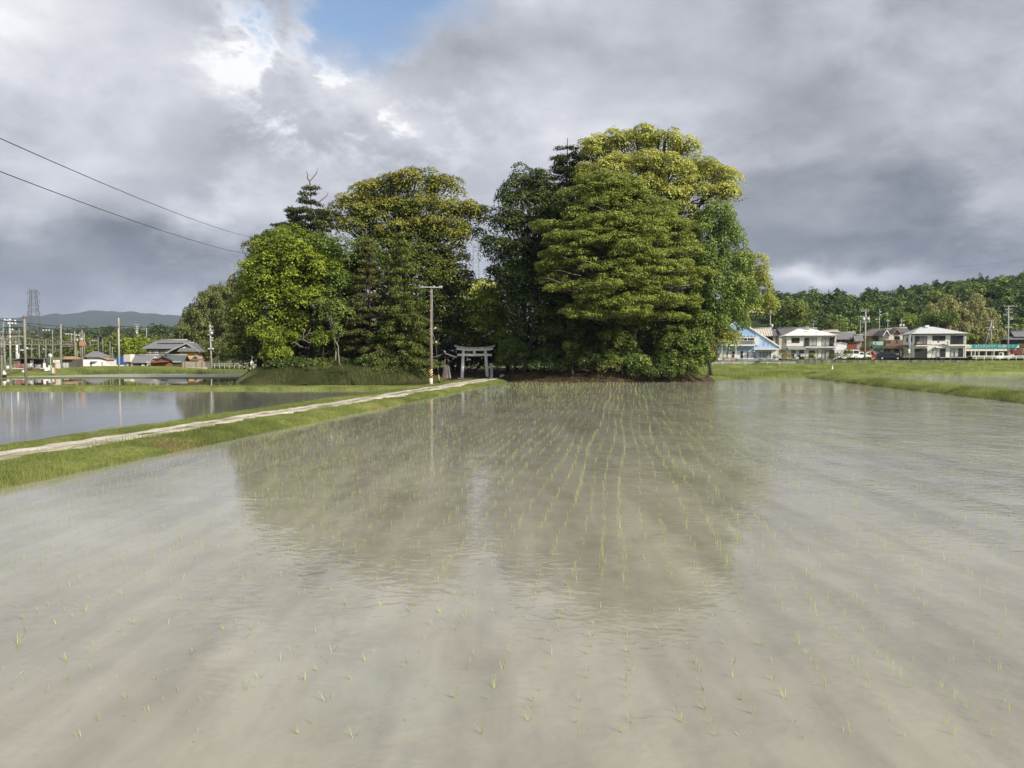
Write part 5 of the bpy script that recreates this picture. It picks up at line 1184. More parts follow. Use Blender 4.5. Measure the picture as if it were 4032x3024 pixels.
# ------------------------------------------------------------------ two egrets
EG = M('white_feathers', (.82,.82,.78), .8, .05, 6); BILL = M('yellow_bill', (.55,.38,.06), .5, .1, 4)
def egret(label, b, rz, upright):
    root = thing('egret', label, 'bird', b, rz, 'egrets on the grass')
    n = [(.0,0,.36),(.10,0,.40),(.20,0,.47),(.26,0,.54)] if not upright else [(0,0,.34),(.04,0,.42),(.08,0,.52),(.09,0,.58)]
    mb = MB(); mb.tube([(-.30,0,.24),(-.2,0,.27),(-.05,0,.34)]+n[1:]+([(.28,0,.68),(.27,0,.80),(.30,0,.86),(.36,0,.86)] if not upright else [(.10,0,.72),(.08,0,.84),(.11,0,.90),(.17,0,.90)]),
                    [.02,.085,.125,.11,.085,.06,.042,.036,.045,.02], 10); mb.build('body', EG, root)
    hx = .36 if not upright else .17; hz = .86 if not upright else .90
    mb = MB(); mb.tube([(hx-.01,0,hz),(hx+.13,0,hz-.02)], [.018,.003], 6); mb.build('bill', BILL, root)
    for sgn in (-1,1):
        mb = MB(); mb.tube([(0,sgn*.04,.28),(-.02,sgn*.045,.14),(.0,sgn*.045,-.05)], [.02,.012,.012], 6); mb.build('leg', BLACK, root)
pe = gp(*c1(245,1470), .55); pe = roadpt(c1, 245, 1470, 118)
egret('white egret leaning forward beside the leafy end of the grove', roadpt(c1, 245, 1470, 113), R(15), False)
egret('white egret standing upright at the grass edge below the white house', roadpt(c2, 1465, 1538, 121), R(60), True)
# ------------------------------------------------------------------ farmhouse and lowland buildings on the left
EAVE = M('eave_shadow_wood', (.10,.075,.055), .8, .2, 2); PLASTER = M('dark_plaster', (.10,.095,.09), .85, .2, 1.5); SHOJI = M('pale_shoji_panel', (.50,.48,.44), .8, .1, 2)
ORNG = M('ochre_clay_wall', (.62,.38,.15), .9, .08, 1.2); REDB = M('red_brown_sheet', (.24,.085,.05), .7, .2, 1.5, streak=True)
h = HB('farmhouse', 'old two storey farmhouse with grey kawara roofs and an orange clay gable', 176, c5, 1050, 960, 9)
h.box('wall', 540,500,1300,960, 0, 8, PLASTER)
h.box('wing_wall', 1300,590,1665,960, -1.5, 7, ORNG)
h.hip(470,1300,-1.0,9,505,330,640,1420, ROOF_K, yr=4.2, name='roof'); h.gable_x(735,1330,1.7,6.7,375,318, ROOF_K, name='upper_roof')
h.gable_x(1150,1500,1.0,6,470,378, ROOF_K, name='link_roof')
h.gable_y(1075,572,1475,382,1765,572,-2.6,7, ROOF_K, .2, name='gable_roof', trim=TILE_R)
h.poly('gable_wall', [(1330,545),(1475,425),(1620,545)], -2.2,-1.6, PLASTER); h.poly('pent_roof', [(1270,580),(1350,498),(1640,498),(1765,580)], -2.7,-1.7, ROOF_K)
h.box('white_vent', 1405,486,1460,502,-2.75,-2.7, WHITEW)
for a, b in ((550,592),(610,638),(640,720),(722,748),(762,800),(845,895),(905,960),(962,996),(1005,1050),(1160,1220)):
    h.box('screen', a,545,b,612,-.05,0, SHOJI if (a in (610,722,762,962)) else M('olive_screen', (.19,.18,.11), .8, .15, 2))
h.poly('lower_roof', [(500,660),(560,632),(1270,632),(1310,668)], -1.6,.0, ROOF_K)
h.poly('lower_wing_roof', [(1205,700),(1320,630),(1340,650),(1230,720)], -2.6,-1.5, TILE_R); h.poly('lower_wing_roof', [(1640,665),(1690,650),(1790,720),(1740,722)], -2.6,-1.5, TILE_R)
h.poly('front_pent_roof', [(1270,760),(1330,735),(1770,735),(1870,758),(1860,770),(1270,772)], -3.6,-1.5, M('worn_brown_pent_roof', (.17,.145,.125), .8, .25, 2))
h = HB('tiled_outbuilding', 'low outbuilding with a mottled grey tiled roof left of the brown garage', 170, c5, 500, 960, 9, 'outbuilding')
h.box('wall', 240,805,760,960,0,5, M('red_brown_plaster', (.17,.10,.075), .85, .2, 1.5)); h.gable_x(215,740,-.6,5.5,812,655, ROOF_K); h.gable_y(545,810,730,665,830,760,.2,4, ROOF_K, .15, name='end_roof', trim=TILE_R)
h.poly('gable_vent', [(690,722),(722,696),(765,722)], .1,.2, WHITEW); h.box('white_board', 430,846,500,888,-.06,0, WHITE); h.box('dark_window', 352,838,430,900,-.04,0, SHUT); h.box('door_canopy', 545,800,640,814,-.9,0, WHITEW); h.box('grey_wing', 205,830,243,960,-.3,4, M('grey_render', (.36,.35,.33), .85, .12, 2))
b = roadpt(c5, 590, 962, 168); fr = thing('door_frame', 'white painted open frame standing before the mottled outbuilding', 'frame', b, R(9)); k = 168/FPX*.18083
mb = MB()
for x in (-32,28): mb.box((x-5)*k,(x+5)*k,0,.06,0,122*k)
mb.box(-37*k,33*k,.003,.057,112*k,121*k); mb.build('jamb', WHITE, fr); mb = MB()
for z in (45,70,95): mb.box(-27*k,23*k,.01,.05,z*k,(z+4)*k)
mb.build('bar', WHITE, fr)
h = HB('brown_garage', 'red brown sheet metal garage with a grey gabled roof before the farmhouse', 168, c5, 900, 960, 9, 'garage')
h.poly('wall', [(690,960),(690,790),(915,690),(1110,775),(1110,960)], 0, 5, REDB); h.gable_y(680,795,915,676,1115,772,-.7,5.5, M('dark_slate_sheet', (.075,.07,.065), .7, .15, 2), .12)
h.poly('upper_wall', [(800,770),(915,695),(1040,770)], -.05,.0, M('olive_brown_boards', (.15,.12,.085), .85, .2, 2)); h.poly('awning', [(648,828),(690,780),(1045,780),(1045,798)], -1.3,-.06, REDB)
h.gable_x(930,1370,-.4,5,785,655, M('green_grey_sheet', (.10,.125,.12), .55, .12, 1.5), .1, name='side_roof'); h.box('side_wall', 1118,780,1315,960,.1,4, REDB); h.box('shop_window', 1125,822,1300,898,.02,.1, M('smoky_window', (.08,.07,.06), .3, .25, 1)); h.box('window_hood', 1118,785,1312,812,-.5,.1, STEEL); h.box('orange_dado', 1150,905,1305,950,.03,.1, M('orange_dado', (.42,.18,.09), .8, .1, 2))
b = roadpt(c5, 1200, 972, 166); mb = MB(); mb.box(0,1.1,0,.5,-.1,.13); tag(mb.build('step', M('pale_step', (.7,.6,.42), .8, .1, 2), None, b), 'pale low step before the orange dado of the garage', 'step')
h = HB('plaster_wall', 'weathered grey plaster wall with a pale base in front of the farmhouse', 167, c5, 1600, 962, 9, 'wall')
h.box('panel', 1320,795,1815,962,0,.25, M('weathered_wall_plaster', (.30,.265,.22), .9, .2, .8)); h.box('side_panel', 1815,800,1925,950,.05,.25, M('darker_wall_plaster', (.15,.13,.115), .9, .2, .8)); h.box('base', 1400,920,1862,962,-.05,0, M('pale_wall_base', (.46,.41,.32), .9, .15, 1))
for px in (1375,1622,1745): h.box('post', px-5,765,px+5,962,-.08,-.051, M('post_brown', (.12,.09,.07), .8, .1, 2))
h = HB('flat_roofed_building', 'beige and white flat roofed building left of the farmhouse', 185, c5, 250, 960, 9, 'building')
h.box('wall', 92,790,520,960,.3,6, M('grey_beige_render', (.42,.395,.35), .85, .1, 1)); h.box('left_parapet', 55,640,197,800,-.4,6.4, M('beige_parapet', (.47,.42,.36), .8, .08, 1)); h.box('right_parapet', 197.5,636,520,800,-.45,6.4, M('cream_parapet', (.80,.75,.64), .7, .06, 1)); h.box('window', 140,840,195,895,.25,.3, SHUT)
b = roadpt(c5, 20, 860, 195); mb = MB()
pts = [(-1.6,-1,0),(1.9,-1,0),(1.9,2,0),(-1.6,2,0),(-1.5,-.9,1.8),(1.2,-.6,2.3),(1.7,1.8,1.6),(-1.4,1.8,1.9)]
mb.add(pts, [(0,3,2,1),(4,5,6,7),(0,1,5,4),(1,2,6,5),(2,3,7,6),(3,0,4,7)]); o = mb.build('tarpaulin', M('blue_tarpaulin', (.03,.09,.32), .5, .2, 1.0), None, b); tag(o, 'blue tarpaulin covered heap beside the beige building', 'tarpaulin')
h = HB('white_cottage', 'low whitewashed building with a grey hipped roof right of the railway poles', 185, cM, 850, 1425, 10)
h.box('wall', 505,1235,1170,1425,0,6, M('bright_whitewash', (.80,.78,.76), .8, .06, 1)); h.box('upper_wall', 505,1150,1010,1235,.4,6, M('grey_render', (.36,.35,.33), .85, .12, 2)); h.hip(490,1045,-.3,6.6,1158,1015,690,790, ROOF_K)
h.poly('side_roof', [(945,1168),(985,1160),(1220,1235),(1200,1245)], -.5,4, M('orange_brown_sheet', (.42,.27,.17), .7, .12, 2)); h.box('small_window', 545,1172,600,1218,.34,.4, SHUT); h.box('door', 705,1285,740,1425,-.05,0, SHUT); h.box('opening', 985,1295,1040,1410,-.04,0, M('grey_curtain', (.42,.43,.47), .8, .1, 2)); h.box('panel', 885,1240,975,1425,-.1,-.0, WHITE); h.box('awning', 745,1270,880,1290,-.8,0, STEEL)
h = HB('long_white_fence', 'long low white wall right of the white cottage', 180, cM, 1350, 1410, 8, 'wall'); h.box('panel', 1165,1378,1580,1410,0,.15, M('bright_whitewash', (.80,.78,.76), .8, .06, 1))
h = HB('station_shed', 'dark low station shed with a lean to roof behind the railway poles', 150, cM, 100, 1420, 10, 'shed'); h.box('wall', -60,1230,300,1440,0,4, PLASTER); h.poly('roof', [(-80,1165),(60,1150),(290,1195),(285,1225),(-80,1215)], -.8,4.2, M('orange_brown_sheet', (.42,.27,.17), .7, .12, 2)); h.box('grey_panel', -20,1320,138,1440,-.1,0, STEEL)

# ------------------------------------------------------------------ railway station and its poles
PLAT = M('platform_concrete', (.42,.38,.33), .9, .15, 1.5); RUSTY = M('rusty_brown_sheet', (.15,.085,.055), .85, .25, 1.0, streak=True)
h = HB('platform', 'station platform with a dark edge and a rusty brown front', 119, cL, 500, 1500, 14, 'platform')
h.box('deck', 140,1375,1010,1405,0,5, PLAT); h.box('rusty_front', 590,1382,870,1500,-.1,0, RUSTY)
for px in (160,260,420,980): h.box('pier', px-12,1405,px+12,1500,.3,.7, M('pier_concrete', (.25,.23,.20), .9, .15, 2))
h = HB('platform_shelter', 'platform shelter with a sloping dark roof and white panels', 121, cL, 500, 1378, 14, 'shelter')
h.poly('roof', [(60,1222),(350,1195),(520,1158),(960,1145),(965,1160),(520,1178),(330,1215),(60,1238)], -1.2,2.5, M('dark_slate_sheet', (.075,.07,.065), .7, .15, 2)); h.box('back_wall', 330,1180,960,1378,1.6,1.75, M('shelter_brown', (.09,.07,.06), .85, .2, 1.5))
for a, b, z0, z1, m_ in ((145,260,1270,1385,WHITE),(315,445,1222,1318,M('cream_sheet', (.78,.75,.63), .6, .05, 2)),(660,722,1210,1360,M('cream_sheet', (.78,.75,.63), .6, .05, 2)),(600,665,1268,1362,STEEL),(760,890,1298,1370,STEEL),(945,1000,1270,1370,WHITE)): h.box('panel', a,z0,b,z1,-.06-.001*(a%7),.0, m_)
for px in (440,585,725,965): h.box('post', px-8,1180,px+8,1378,.0,.12, STEEL)
bb = roadpt(cL, 435, 1392, 120.5); bn = thing('platform_bench', 'dull red bench on the station platform', 'bench', bb, R(14)); RB = M('dull_red_plastic', (.35,.12,.13), .6, .1, 2); k = 120.5/FPX*.1809
mb = MB(); mb.box(-100*k,100*k,-.2,.25,.32,.4); mb.build('seat', RB, bn); mb = MB(); mb.box(-100*k,-5*k,.25,.32,.4,.72); mb.box(10*k,100*k,.25,.32,.4,.78); mb.build('backrest', RB, bn)
for x in (-85,85): mb = MB(); mb.box((x-8)*k,(x+8)*k,-.15,.2,0,.32); mb.build('leg', STEEL, bn)
h = HB('relay_boxes', 'white equipment boxes at the end of the platform', 117, cL, 1020, 1440, 14, 'cabinet'); h.box('body', 970,1365,1025,1440,0,.8, WHITE); h.box('body', 1035,1320,1085,1430,.3,1, M('pale_sheet', (.6,.61,.6), .6, .1, 2))
h = HB('signal_cabinet', 'grey steel signal cabinet below the round sign', 113, cL, 1138, 1480, 14, 'cabinet'); h.box('body', 1110,1370,1167,1480,0,.5, M('pale_sheet', (.6,.61,.6), .6, .1, 2)); h.box('plinth', 1105,1480,1172,1500,-.05,.55, PLAT)
def pole_px(name, label, c, bx, by, tx, ty, d, r, mat, group=None, cat='railway pole'):
    b = roadpt(c, bx, by, d); root = thing(name, label, cat, b, 0, group); top = roadpt(c, tx, ty, d)-b
    mb = MB(); mb.tube([(0,0,-.6), top], [r, r*.8], 10); mb.build('shaft', mat, root); return root
def arm(root, c, x0, y0, x1, y1, d, r=.05, mat=None, name='bracket', ins=()):
    b = Vector(root.location); mb = MB(); mb.bar(roadpt(c,x0,y0,d)-b, roadpt(c,x1,y1,d)-b, r*2); o = mb.build(name, mat or STEEL, root)
    if ins:
        mb = MB()
        for (x, y) in ins: mb.ball(roadpt(c,x,y,d)-b, (.16,.12,.11), 8, 6)
        mb.build('insulator', M('porcelain', (.7,.7,.66), .3, .05, 2), root)
POLE_K = M('weathered_grey_pole', (.25,.24,.215), .85, .2, 2.0, streak=True)
CG = 'catenary poles of the railway'
p1 = pole_px('catenary_pole', 'nearest catenary pole, brown topped with long black arms reaching left', cL, 565, 1585, 527, 228, 100, .16, POLE_K, CG)
mb = MB(); b = Vector(p1.location); mb.tube([roadpt(cL,529,300,100)-b, roadpt(cL,527,226,100)-b], .175, 10); mb.build('brown_top', POLE_W, p1)
arm(p1, cL, 50,352,520,370,100,.05,WIRE,ins=((185,405),(262,405),(335,405),(105,332),(215,330))); arm(p1, cL, 70,498,525,500,100,.05,WIRE,ins=((268,540),)); arm(p1, cL, 0,645,530,645,100,.04,WIRE); arm(p1, cL, 450,680,560,738,100,.05); arm(p1, cL, 560,945,800,945,100,.03,ins=((590,945),)); arm(p1, cL, 450,985,560,985,100,.06,WHITE); arm(p1, cL, 560,965,730,970,100,.03)
p2 = pole_px('catenary_pole', 'second catenary pole with a brown top and one black arm', cL, 1325, 1475, 1325, 418, 128, .18, POLE_K, CG)
arm(p2, cL, 838,523,1310,527,128,.05,WIRE,ins=((940,553),(1005,555),(1068,555))); arm(p2, cL, 850,655,1310,655,128,.04,WIRE); arm(p2, cL, 1250,850,1330,778,128,.05); arm(p2, cL, 920,966,1320,972,128,.03,ins=((945,966),))
p3 = pole_px('catenary_pole', 'pole at the left picture edge carrying the truss ends', cL, 32, 1525, 30, 700, 101, .14, POLE_K, CG)
p4 = pole_px('catenary_pole', 'thin grey pole second from the left picture edge', cL, 112, 1500, 88, 770, 106, .14, POLE_K, CG); arm(p4, cL, 60,760,80,370,106,.06)
p5 = pole_px('catenary_pole', 'tall grey steel pole with insulators between the left edge and the nearest catenary pole', cL, 232, 1520, 208, 300, 112, .15, STEEL, CG); arm(p5, cL, 90,345,340,350,112,.05,ins=((95,332),(165,340),(215,330),(330,346)))
p6 = pole_px('signal_pole', 'short white signal pole with a box, behind the platform', cL, 372, 1200, 372, 870, 130, .13, WHITE); arm(p6, cL, 400,1060,400,1180,130,.12,M('pale_sheet', (.6,.61,.6), .6, .1, 2),'signal_box')
for i, (bx, ty, tx, d, lab) in enumerate([(865,870,850,140,'thin catenary pole rising from the middle of the platform shelter'), (1000,730,995,142,'thin catenary pole at the right end of the shelter'), (1145,540,1140,150,'thin pale pole left of the second catenary pole'), (415,520,415,150,'thin pale pole just left of the nearest catenary pole'), (690,760,690,155,'short pole behind the pylon foot'), (345,690,345,145,'short pole right of the tall grey steel pole')]):
    pole_px('catenary_pole', lab, cL, bx, 1400, tx, ty, d, .11, POLE_K, CG)
for i, (bx, by, tx, ty, d, mt, lab) in enumerate([(305,1470,292,490,158,POLE_K,'front pole of the double catenary mast'), (335,1470,325,780,160,POLE_W,'short twin pole right of the double mast'), (455,1330,430,515,165,POLE_W,'brown pole bearing the orange platform box'), (495,1430,483,460,165,POLE_K,'tallest pole of the double mast group'), (548,1100,535,540,170,POLE_K,'rear pole of the double mast group'),
       (915,1100,900,640,230,POLE_K,'far thin pole above the white cottage roof'), (1030,1130,1025,690,230,POLE_K,'far pole at the right of the cottage roof ridge'), (1215,1250,1212,760,230,POLE_K,'far pole at the right eave of the cottage'), (1272,1330,1275,900,235,POLE_K,'faint far pole right of the cottage'), (362,1350,362,980,162,POLE_W,'short brown pole between the masts')]):
    q = pole_px('catenary_pole', lab, cM, bx, by, tx, ty, d, .16 if i < 5 else .13, mt, CG)
    if i == 0: arm(q, cM, 200,580,410,580,d,.07,ins=((335,600),(400,600))); arm(q, cM, 205,700,410,695,d,.06,ins=((355,715),(365,735))); arm(q, cM, 0,835,290,838,d,.08); arm(q, cM, 135,765,215,768,d,.05); arm(q, cM, 208,580,208,768,d,.06); arm(q, cM, 0,550,250,552,d,.06,ins=((65,572),(125,572),(200,572)))
    if i == 2: arm(q, cM, 420,845,600,852,d,.08); arm(q, cM, 440,820,520,820,d,.45,M('orange_rust_box', (.50,.22,.12), .7, .12, 2),'orange_box'); arm(q, cM, 440,692,500,692,d,.14,WHITE,'white_box'); arm(q, cM, 575,780,575,850,d,.08)
    if i == 5: arm(q, cM, 695,725,905,725,d,.06,ins=((755,745),(800,745))); arm(q, cM, 695,725,695,880,d,.07); arm(q, cM, 700,830,905,830,d,.06)
def truss(label, a, b, hgt, n):
    a = Vector(a); b = Vector(b); root = thing('catenary_truss', label, 'truss', a, 0, 'trusses over the railway'); D = b-a; mb = MB(); up = Vector((0,0,hgt))
    mb.bar((0,0,0), D, .14); mb.bar(up, D+up, .10); root_o = mb.build('chord', POLE_K, root); mb = MB()
    for i in range(n): mb.bar(D*(i/n), D*((i+.5)/n)+up, .05); mb.bar(D*((i+.5)/n)+up, D*((i+1)/n), .05)
    mb.build('lattice', POLE_K, root)
truss('near lattice truss joining the nearest and second catenary poles', roadpt(cL, 560, 862, 100.3), roadpt(cL, 1330, 862, 128.3), .75, 14)
truss('lattice truss from the left picture edge to the nearest catenary pole', roadpt(cL, -60, 865, 99), roadpt(cL, 560, 860, 100.6), .75, 10)
truss('upper lattice truss at the left picture edge', roadpt(cL, -60, 700, 112), roadpt(cL, 450, 690, 116), .8, 9)
truss('far lattice truss between the second catenary pole and the double mast', roadpt(cL, 1330, 905, 129), roadpt(cM, 300, 885, 158), .8, 9)
rs = pole_px('round_sign', 'round white sign on a grey post beside the signal cabinet', cL, 1102, 1500, 1100, 1055, 112, .05, STEEL, None, 'sign'); b = Vector(rs.location); q = roadpt(cL,1093,1108,112)-b
mb = MB(); mb.tube([q+Vector((0,-.08,0)), q+Vector((0,-.05,0))], .30, 20); mb.build('disc', WHITE, rs); mb = MB(); mb.box(q.x-.015, q.x+.015, q.y-.085, q.y-.081, q.z-.22, q.z+.22); mb.build('bar_mark', M('dark_mark', (.1,.1,.1), .6, .05, 2), rs)
cr = pole_px('crossing_marker', 'orange crossing marker post beside the signal cabinet', cL, 1208, 1490, 1205, 1200, 112, .06, M('orange_paint', (.62,.25,.12), .6, .1, 2), None, 'marker'); arm(cr, cL, 1165,1375,1260,1382,111.9,.05,M('orange_paint', (.62,.25,.12), .6, .1, 2),'crossbar')
h = HB('white_rack', 'white railing rack with dark gaps left of the second catenary pole', 121, cL, 1240, 1385, 14, 'rack'); h.box('top_panel', 1160,1200,1305,1262,0,.1, M('pale_sheet', (.6,.61,.6), .6, .1, 2)); h.rail('railing', 1210,1315,1275,1385,0, WHITE, 8)
h = HB('grey_sheet_fence', 'grey ribbed sheet fence right of the second catenary pole', 140, cM, 70, 1460, 12, 'fence'); h.box('sheet', 0,1318,140,1455,0,.08, M_band('ribbed_grey_sheet', (.30,.31,.31), (.46,.47,.47), .5, 0, .6)); h.box('rail', -5,1455,145,1470,-.03,.1, PLAT)
pn = roadpt(cL, 98, 1605, 97); sgl = thing('ground_signal', 'squat white railway signal on a black foot at the left picture edge', 'signal', pn); k = 97/FPX*.1809
mb = MB(); mb.box(-32*k,32*k,-.15,.15,-.3,75*k); mb.build('foot', BLACK, sgl); mb = MB(); mb.ball((0,0,105*k), (40*k,.22,34*k), 12, 8); mb.build('body', WHITE, sgl); mb = MB(); mb.box(-35*k,30*k,-.05,.05,150*k,156*k); mb.tube([(-8*k,0,130*k),(-8*k,0,178*k)], .06, 8); mb.build('cap', WHITE, sgl)
rd = pole_px('round_marker', 'small round white marker under the platform edge', cL, 500, 1500, 500, 1450, 112, .04, STEEL, None, 'sign'); b = Vector(rd.location); q = roadpt(cL,500,1452,112)-b; mb = MB(); mb.tube([q+Vector((0,-.07,0)), q+Vector((0,-.04,0))], .22, 16); mb.build('disc', WHITE, rd)
wire('thick black cable sagging from the railway masts past the lone pole', [roadpt(cL, -100, 330, 140), roadpt(cL, 1322, 470, 160), roadpt(cM, 500, 425, 168), roadpt(cM, 1440, 380, 132), at(541,1281,190)], .05, .05)
wire('feeder wire between the railway trusses', [roadpt(cL, 560, 650, 100), roadpt(cL, 1325, 745, 128)], .03, .3); wire('contact wire below the near truss', [roadpt(cL, 560, 765, 100), roadpt(cL, 1325, 770, 128)], .025, .2); wire('lower contact wire below the near truss', [roadpt(cL, 100, 940, 101), roadpt(cL, 560, 990, 100.5)], .025, .2)
for i, (ya, yb, sg_) in enumerate([(600,640,.25),(690,700,.25),(800,800,.3),(905,915,.2),(1000,985,.2)]):
    wire('thin overhead wire strung along the railway masts', [roadpt(cL, -80, ya-15, 99), roadpt(cL, 545, ya, 100.3), roadpt(cL, 1325, yb, 128.2), roadpt(cM, 300, 560+yb*.42, 158.5)], .018, sg_, group='overhead wires of the railway')
for i, x_ in enumerate((700, 800, 930, 1090, 1210)):
    q = roadpt(cL, x_, 862, 105+(x_-560)*.03); mbw = MB(); mbw.bar((0,0,0),(0,0,-1.3),.05); mbw.bar((0,0,-1.1),(.9,0,-1.0),.04); o = mbw.build('drop_bracket', POLE_K, None, q); tag(o, 'thin drop bracket hanging below the near lattice truss', 'bracket', 'brackets below the near truss')
lone = pole_px('lone_pole', 'lone bare wooden pole standing in the grass right of the white cottage', cM, 1455, 1570, 1437, 150, 131, .16, POLE_C, None, 'pole'); mb = MB(); b = Vector(lone.location); mb.tube([roadpt(cM,1437,150,131)-b, roadpt(cM,1436,135,131)-b], [.1,.02], 6); mb.build('tip', STEEL, lone); mb = MB(); mb.tube([roadpt(cM,1440,400,130.8)-b, roadpt(cM,1425,170,130.8)-b], .04, 5); mb.build('red_tape', M('red_tape', (.40,.12,.08), .7, .1, 2), lone)
upole('concrete utility pole with a white transformer at the right end of the farmhouse', c5, 1950, 948, -15, 174, .2, [(48,1915,2010),(132,1910,2010),(222,1885,1960),(292,1940,2005),(348,1940,2000)], [(1975,152,200),(1992,500,532),(1900,505,528)], tx=1930, group=None)
upole('utility pole with many insulators left of the farmhouse, behind the lime tree', c5, 332, 640, -5, 230, .2, [(0,275,395),(45,290,390),(90,285,385),(140,295,375)], [(340,150,190)], tx=340, group=None)
upole('distant thin pole left of the farmhouse ridge', c5, 542, 450, 55, 260, .13, [(92,410,560)], group=None)
gsl = pole_px('road_sign', 'white road sign board on two posts by the guardrail', c5, 2270, 975, 2268, 560, 150, .05, WHITE, None, 'sign'); gsl.location = at(1000-10,1450,150); [bpy.data.objects.remove(o) for o in list(gsl.children)]
k = 150/FPX; mb = MB(); mb.box(-4*k,10*k,-.05,.0,20*k,52*k); mb.build('board', WHITE, gsl)
for x in (-3,7): mb = MB(); mb.tube([(x*k,.03,-.3),(x*k,.03,20*k)], .06, 8); mb.build('post', WHITE, gsl)

# ------------------------------------------------------------------ pylons
def pylon(label, px, ytop, ybase, d, w0, w1, arms, seg=11):
    b = at(px, ybase, d); b.z = 0; root = thing('pylon', label, 'pylon', b, R(12)); H = at(px, ytop, d).z; mb = MB(); T = (.13 if px < 1000 else .06)*d/500
    def cor(u):
        w = w0*(1-u)**1.6*.9 + w1; return [Vector((sx*w, sy*w, H*u)) for sx, sy in ((-1,-1),(1,-1),(1,1),(-1,1))]
    for i in range(seg):
        A, B_ = cor(i/seg), cor((i+1)/seg)
        for q in range(4): mb.bar(A[q], B_[q], T*2); mb.bar(A[q], B_[(q+1)%4], T); mb.bar(A[(q+1)%4], B_[q], T); mb.bar(B_[q], B_[(q+1)%4], T*1.2)
    mb.build('lattice', M('pylon_steel', (.13,.14,.15), .6, .1, 1), root)
    for u, L_ in arms:
        mb = MB(); z = H*u
        for z2 in (z, z+H*.03): mb.bar((-L_,0,z2), (L_,0,z2), T*1.5)
        for sx in (-1,1): mb.bar((sx*L_,0,z), (sx*L_,0,z-H*.045), T*2.2)
        mb.build('crossarm', M('pylon_steel', (.13,.14,.15), .6, .1, 1), root)
pylon('tall lattice power pylon behind the station at the left', 135, 1142, 1340, 480, 4.6, 1.5, [(.97,3.4),(.86,3.5),(.79,3.0),(.70,3.4)])
pylon('lattice pylon glimpsed through the gap in the grove', 1874, 965, 1300, 420, 5.5, 1.3, [(.95,4),(.85,5),(.75,5)])

# ------------------------------------------------------------------ far trees, hill, mountains
def far_wood(name, label, spots, mat, leaf, puff, per, kind='stuff', shape=(1,1,.85), base_t=.4, up=.5, root_at=None):
    """spots: (x, y, z, rx, rz) crowns"""
    LB = [((x,y,z), (rx,rx,rz), 1.0) for x,y,z,rx,rz in spots]
    V, T = foliage(LB, leaf=leaf, puff=puff, per=per, shape=shape, base_t=base_t, up=up, back=.25)
    o = link(name, fast_mesh(name, V, 4, mat, T)); return tag(o, label, 'trees', kind='stuff')
L_hill = M_leaf('hill_forest_leaves', (.017,.034,.011), (.043,.076,.020), (.090,.128,.034), .15); L_hillb = M_leaf('hill_fresh_leaves', (.05,.075,.018), (.11,.16,.032), (.20,.25,.06), .15)
def hill_z(x, y):
    e = smooth(225, 330, y + .12*(x-120)); r = vnoise(x*.018+3, y*.018, 71)
    return -1 + e*(25.5 + 9*smooth(150, 260, x) + 7*(r-.5)*2 - 5*smooth(70, 110, x)*(1-smooth(130, 190, x))) - .02*np.maximum(0, y-400)
hx = np.linspace(20, 420, 90); hy = np.linspace(215, 520, 60); HX, HY = np.meshgrid(hx, hy)
tag(link('hill', grid_mesh('hill', np.stack([HX, HY, hill_z(HX, HY)], -1), mat_grass('hill_floor', ((.02,.03,.01), (.035,.05,.016), (.06,.07,.025)), .1))), kind='structure')
spots = []; spots_b = []; con = []
for i in range(1500):
    y = random.uniform(232, 420); x = random.uniform(.30*y+10, .72*y+25)
    z = float(hill_z(np.array(x), np.array(y)))
    if z < .5 and y < 262 and random.random() < .6: continue
    rx = random.uniform(2.4, 4.6); hh_ = random.uniform(4.5, 8.5)
    (spots_b if random.random() < (.18 if x < 125 else .38) else spots).append((x, y, z+hh_*.75, rx, rx*random.uniform(.75,1.1)))
    if random.random() < .10: con.append((x, y, z+hh_*1.05, 1.5, 4.0))
far_wood('hill_forest', 'dark evergreen trees covering the hill behind the village', spots, L_hill, .85, 1.35, 17)
far_wood('hill_forest', 'fresh green broadleaf crowns scattered over the hill behind the village', spots_b, L_hillb, .85, 1.35, 17)
far_wood('hill_forest', 'pointed dark conifers standing out along the hill', con, L_dark, .7, .9, 16, shape=(.8,.8,1.2))
def fartree(label, px, py, rx, ry, d, mat, **kw):
    c = at(px, py, d); k = d/FPX; n = 5; LB = []
    for i in range(n): LB.append(((c.x+random.uniform(-.55,.55)*rx*k, c.y+random.uniform(-1,1), c.z+random.uniform(-.5,.5)*ry*k), (rx*k*.55, rx*k*.5, ry*k*.55), 1.0))
    kk = dict(leaf=.55, puff=1.0, per=26); kk.update(kw)
    b = at(px, 1400, d); b.z = 1.5 if px > 2000 else -.1
    return tree('hillside_tree', label, b, LB, mat, BARK_DARK, r0=.25, **kk)
fartree('rounded olive tree on the wooded slope right of the blue house', 3140, 1245, 62, 55, 228, L_olive, base_t=.55); fartree('bright green tree on the slope above the left end of the white house', 3075, 1262, 40, 42, 230, L_mid); fartree('dark rounded tree left of the olive tree on the slope', 3060, 1215, 38, 35, 240, L_glossy)
fartree('bushy green tree above the roof of the white house', 3290, 1290, 40, 26, 225, L_olive); fartree('fresh green tree above the balcony house', 3575, 1272, 30, 24, 235, L_lime); fartree('green tree with layered boughs above the silver roof', 3700, 1262, 60, 34, 232, L_mid); fartree('light green tree beside the twin transformer pole', 3545, 1245, 24, 28, 238, L_mid)
